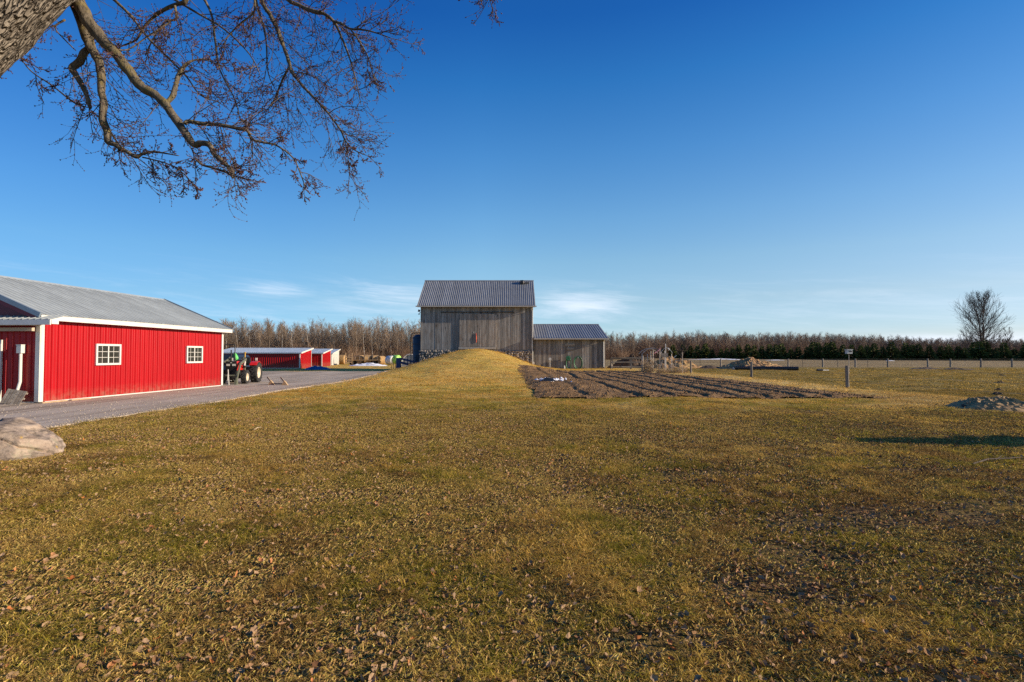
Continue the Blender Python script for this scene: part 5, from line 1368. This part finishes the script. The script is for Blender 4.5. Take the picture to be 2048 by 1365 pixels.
ok = rng.random(k) < .12+.88*bare_f(x, y); x, y = x[ok], y[ok]; k = len(x)
scatter('thatch', np.stack([x, y, hz(x, y)], 1), th, rng.integers(0, 6, k), np.stack([np.zeros(k), np.zeros(k), rng.uniform(0, 6.28, k)], 1), rng.uniform(.7, 1.3, k), 'dead thatch and bits of litter between the grass tufts', 'litter')
# fallen leaves
def make_leaf_mat():
    g = G('fallen_leaf'); rp = g.n.new('ShaderNodeValToRGB'); g.l.new(g.rand, rp.inputs[0]); e = rp.color_ramp.elements
    e[0].color = (.12, .06, .032, 1); e[1].color = (.44, .29, .17, 1)
    for p_, c_ in ((.3, (.30, .17, .085, 1)), (.6, (.36, .235, .14, 1)), (.9, (.40, .27, .16, 1)), (.955, (.46, .15, .04, 1))):
        q = e.new(p_); q.color = c_
    return g.set(g.mix(g.mr(g.noise(g.ob, 40, 3), .3, .7, 0, .4), rp.outputs[0], (.10, .055, .03)), .9, 0, .0)
M_leaf = make_leaf_mat()
def leaf(seed):
    random.seed(seed); b = MB(); n = 11; curl = random.uniform(.5, 1.6); el = random.uniform(.45, .9); v = [(0, 0, .006)]; ph = random.uniform(0, 6.28); bend = random.uniform(-.5, 1.2)
    lobes = random.choice((2, 3, 5))
    for k in range(n):
        a = 2*math.pi*k/n; r = .030*(1+.30*math.sin(lobes*a+ph)+random.uniform(-.22, .22))
        x, y = r*math.cos(a), r*el*math.sin(a); v.append((x*(1-.25*curl*abs(y)/.03), y, .005+curl*abs(y)*random.uniform(.5, 1.1)+bend*max(0, x)*.7+.3*abs(x)*random.random()))
    b.add(v, [(0, 1+k, 1+(k+1) % n) for k in range(n)]); return b.mesh('leaf_mesh', M_leaf)
leaves = [leaf(600+k) for k in range(14)]
x, y = lawn_pts(120000, 2.2, 22, pw=.95)
pn = patch_noise(x, y, .55, 8.0)+.5*patch_noise(x, y, 2.0, 3.0)
ok = (x > np.array([drive_edge(v) for v in y])+.05) & (rng.random(len(x)) < np.clip(.30+.60*pn+.4*(1-bare_f(x, y)), .06, 1)*np.interp(y, [2, 6, 14, 22], [.75, 1, .8, .06])) & (((x+8.3)/1.0)**2+((y-8.6)/.55)**2 > 1)
ok &= rng.random(len(x)) < np.where(x > 4, .8, 1)
x, y = x[ok], y[ok]; k = len(x); print('leaves', k)
scatter('fallen_leaves', np.stack([x, y, hz(x, y)+rng.uniform(.006, .036, k)], 1), leaves, rng.integers(0, 14, k), np.stack([rng.normal(0, .55, k), rng.normal(0, .45, k), rng.uniform(0, 6.28, k)], 1), rng.uniform(.30, .85, k), 'dry brown leaves strewn over the lawn', 'leaves')

# clods and straw on the bed, gravel stones on the drive
def clod(seed, mat):
    import bmesh
    bm = bmesh.new(); bmesh.ops.create_icosphere(bm, subdivisions=1, radius=.06)
    for v in bm.verts: v.co *= 1+.5*noise.noise(v.co*25+Vector((seed, 0, 0)))
    me = bpy.data.meshes.new('clod_mesh'); bm.to_mesh(me); bm.free(); me.materials.append(mat); return me
M_straw = paint('straw_litter', (.30, .20, .10), .85, .3, 20)
def straw(seed):
    random.seed(seed); b = MB()
    for i in range(5):
        a = random.uniform(0, 6.28); p = Vector((random.uniform(-.2,.2), random.uniform(-.2,.2), .01)); d = Vector((math.cos(a), math.sin(a), random.uniform(0, .22)))*random.uniform(.05, .16); s = Vector((-d.y, d.x, 0)).normalized()*.007
        b.add([p-s, p+s, p+d+s, p+d-s], [(0,1,2,3)])
    return b.mesh('straw_mesh', M_straw)
n = 12000; x = rng.uniform(.6, 14.6, n); y = 19.6+31*rng.random(n)**1.3
ok = np.array([bool(bed_keep(a, b)) for a, b in zip(x, y)]); x, y = x[ok], y[ok]; k = len(x)
zb_ = bed_z(x, y)
pr = [clod(1, M_soil), clod(2, M_soil), clod(3, M_dirt), straw(1), straw(2), straw(3), straw(4)]
scatter('soil_clods', np.stack([x, y, zb_], 1), pr, rng.choice(7, k, p=[.26,.26,.16,.08,.08,.08,.08]), np.stack([rng.normal(0,.2,k), rng.normal(0,.2,k), rng.uniform(0,6.28,k)], 1), rng.uniform(.25, .8, k), 'clods and straw scattered over the vegetable bed', 'soil')
def pebble(seed):
    import bmesh
    bm = bmesh.new(); bmesh.ops.create_icosphere(bm, subdivisions=1, radius=.022)
    for v in bm.verts: v.co *= 1+.5*noise.noise(v.co*60+Vector((seed, 0, 0)))
    me = bpy.data.meshes.new('pebble_mesh'); bm.to_mesh(me); bm.free(); me.materials.append(M_pebble); return me
g = G('pebble'); M_pebble = g.set(g.mix(g.rand, (.22, .175, .135), (.48, .40, .31)), .9, 0, .1)
n = 12000; y = 7+50*rng.random(n)**1.8; e_ = np.array([drive_edge(v) for v in y]); u = rng.random(n)
x = np.where(u < .35, e_+rng.normal(.05, .22, n), e_-rng.random(n)**1.4*np.minimum(14, y*.9)); k = n
scatter('loose_gravel', np.stack([x, y, hz(x, y)+.028*(x < e_)+.004], 1), [pebble(q) for q in range(5)], rng.integers(0, 5, k), rng.uniform(0, 6.28, (k, 3)), rng.uniform(.25, .75, k)*(1+y*.008), 'loose gravel stones on the drive and along its edge', 'gravel')
# dead vines round the hoop frame
M_vine = paint('dead_vine', (.38, .27, .15), .85, .35, 10)
vines = []
for s in range(4):
    random.seed(700+s); b = MB()
    for i in range(26):
        p = Vector((random.uniform(-.25,.25), random.uniform(-.25,.25), 0)); q, _ = grow(b, p, Vector((random.uniform(-.8,.8), random.uniform(-.8,.8), 1)), random.uniform(.3, 1.0), .011, 4, 3, .35, -.05, .5)
        m = q[random.randint(1, 4)]
        for w in range(2): grow(b, m, Vector((random.uniform(-1,1), random.uniform(-1,1), random.uniform(-.5,.5))), .22, .012, 2, 3, .3, -.1, .5)
    vines.append(b.mesh('vine_mesh', M_vine))
vp = []
for (px0, px1, n_, y0, y1, zmax) in ((1283, 1308, 30, -.6, .5, 1.1), (1300, 1335, 16, -1.2, .4, .1), (1335, 1362, 16, -.6, .8, .05), (1345, 1375, 10, .5, 3, 0)):
    for i in range(n_):
        px = random.uniform(px0, px1); yy = HC.y+random.uniform(y0, y1); xx = (px-1024)/1024*yy; vp.append((xx, yy, hzf(xx, yy)+.05+zmax*random.random()**2))
scatter('dead_vines', vp, vines, [random.randrange(4) for _ in vp], [(0, 0, random.uniform(0, 6.28)) for _ in vp], [random.uniform(.35, .75) for _ in vp], 'tangle of dead pale vines round the hoop frame', 'vines')
# boards and poles lying on the muck piles
for i, (px, py, px2, py2, Y, lab) in enumerate(((1352, 722, 1376, 719, 61, 'grey plank sticking out of the top of the muck pile'), (1345, 728, 1372, 731, 60.5, 'lower plank across the face of the muck pile'), (1240, 718, 1262, 716, 62.5, 'dark plank on top of the pile behind the board fence'))):
    a, c = at(px, py, Y), at(px2, py2, Y); b = MB(); b.bar((0,0,0), c-a, .16, .06); o = b.build('loose_plank', M_rail); o.location = a; tag(o, lab, 'plank')
# fallen twigs on the lawn
for i, (p0, p1, r, lab, m) in enumerate(((gp(508, 863), gp(523, 858), .012, 'short pale stick lying on the lawn left of the barn bank', M_palestick), (gp(1946, 932), gp(2044, 919), .012, 'thin dark fallen branch on the lawn below the shrub shadow', M_twig), (gp(118, 1000), gp(150, 992), .008, 'dark bent twig on the lawn below the boulder', M_twig))):
    d = p1-p0; b = MB(); b.tube([Vector((0,0,.03)), d*.35+Vector((0,.04,.06)), d*.7+Vector((0,-.02,.05)), d+Vector((0,0,.035))], [r, r*.9, r*.7, r*.4], 6)
    if i == 1: b.tube([d*.45+Vector((0,0,.05)), d*.45+Vector((.25,.16,.08))], [r*.6, r*.3], 5)
    o = b.build('fallen_branch', m); o.location = p0; tag(o, lab, 'branch')
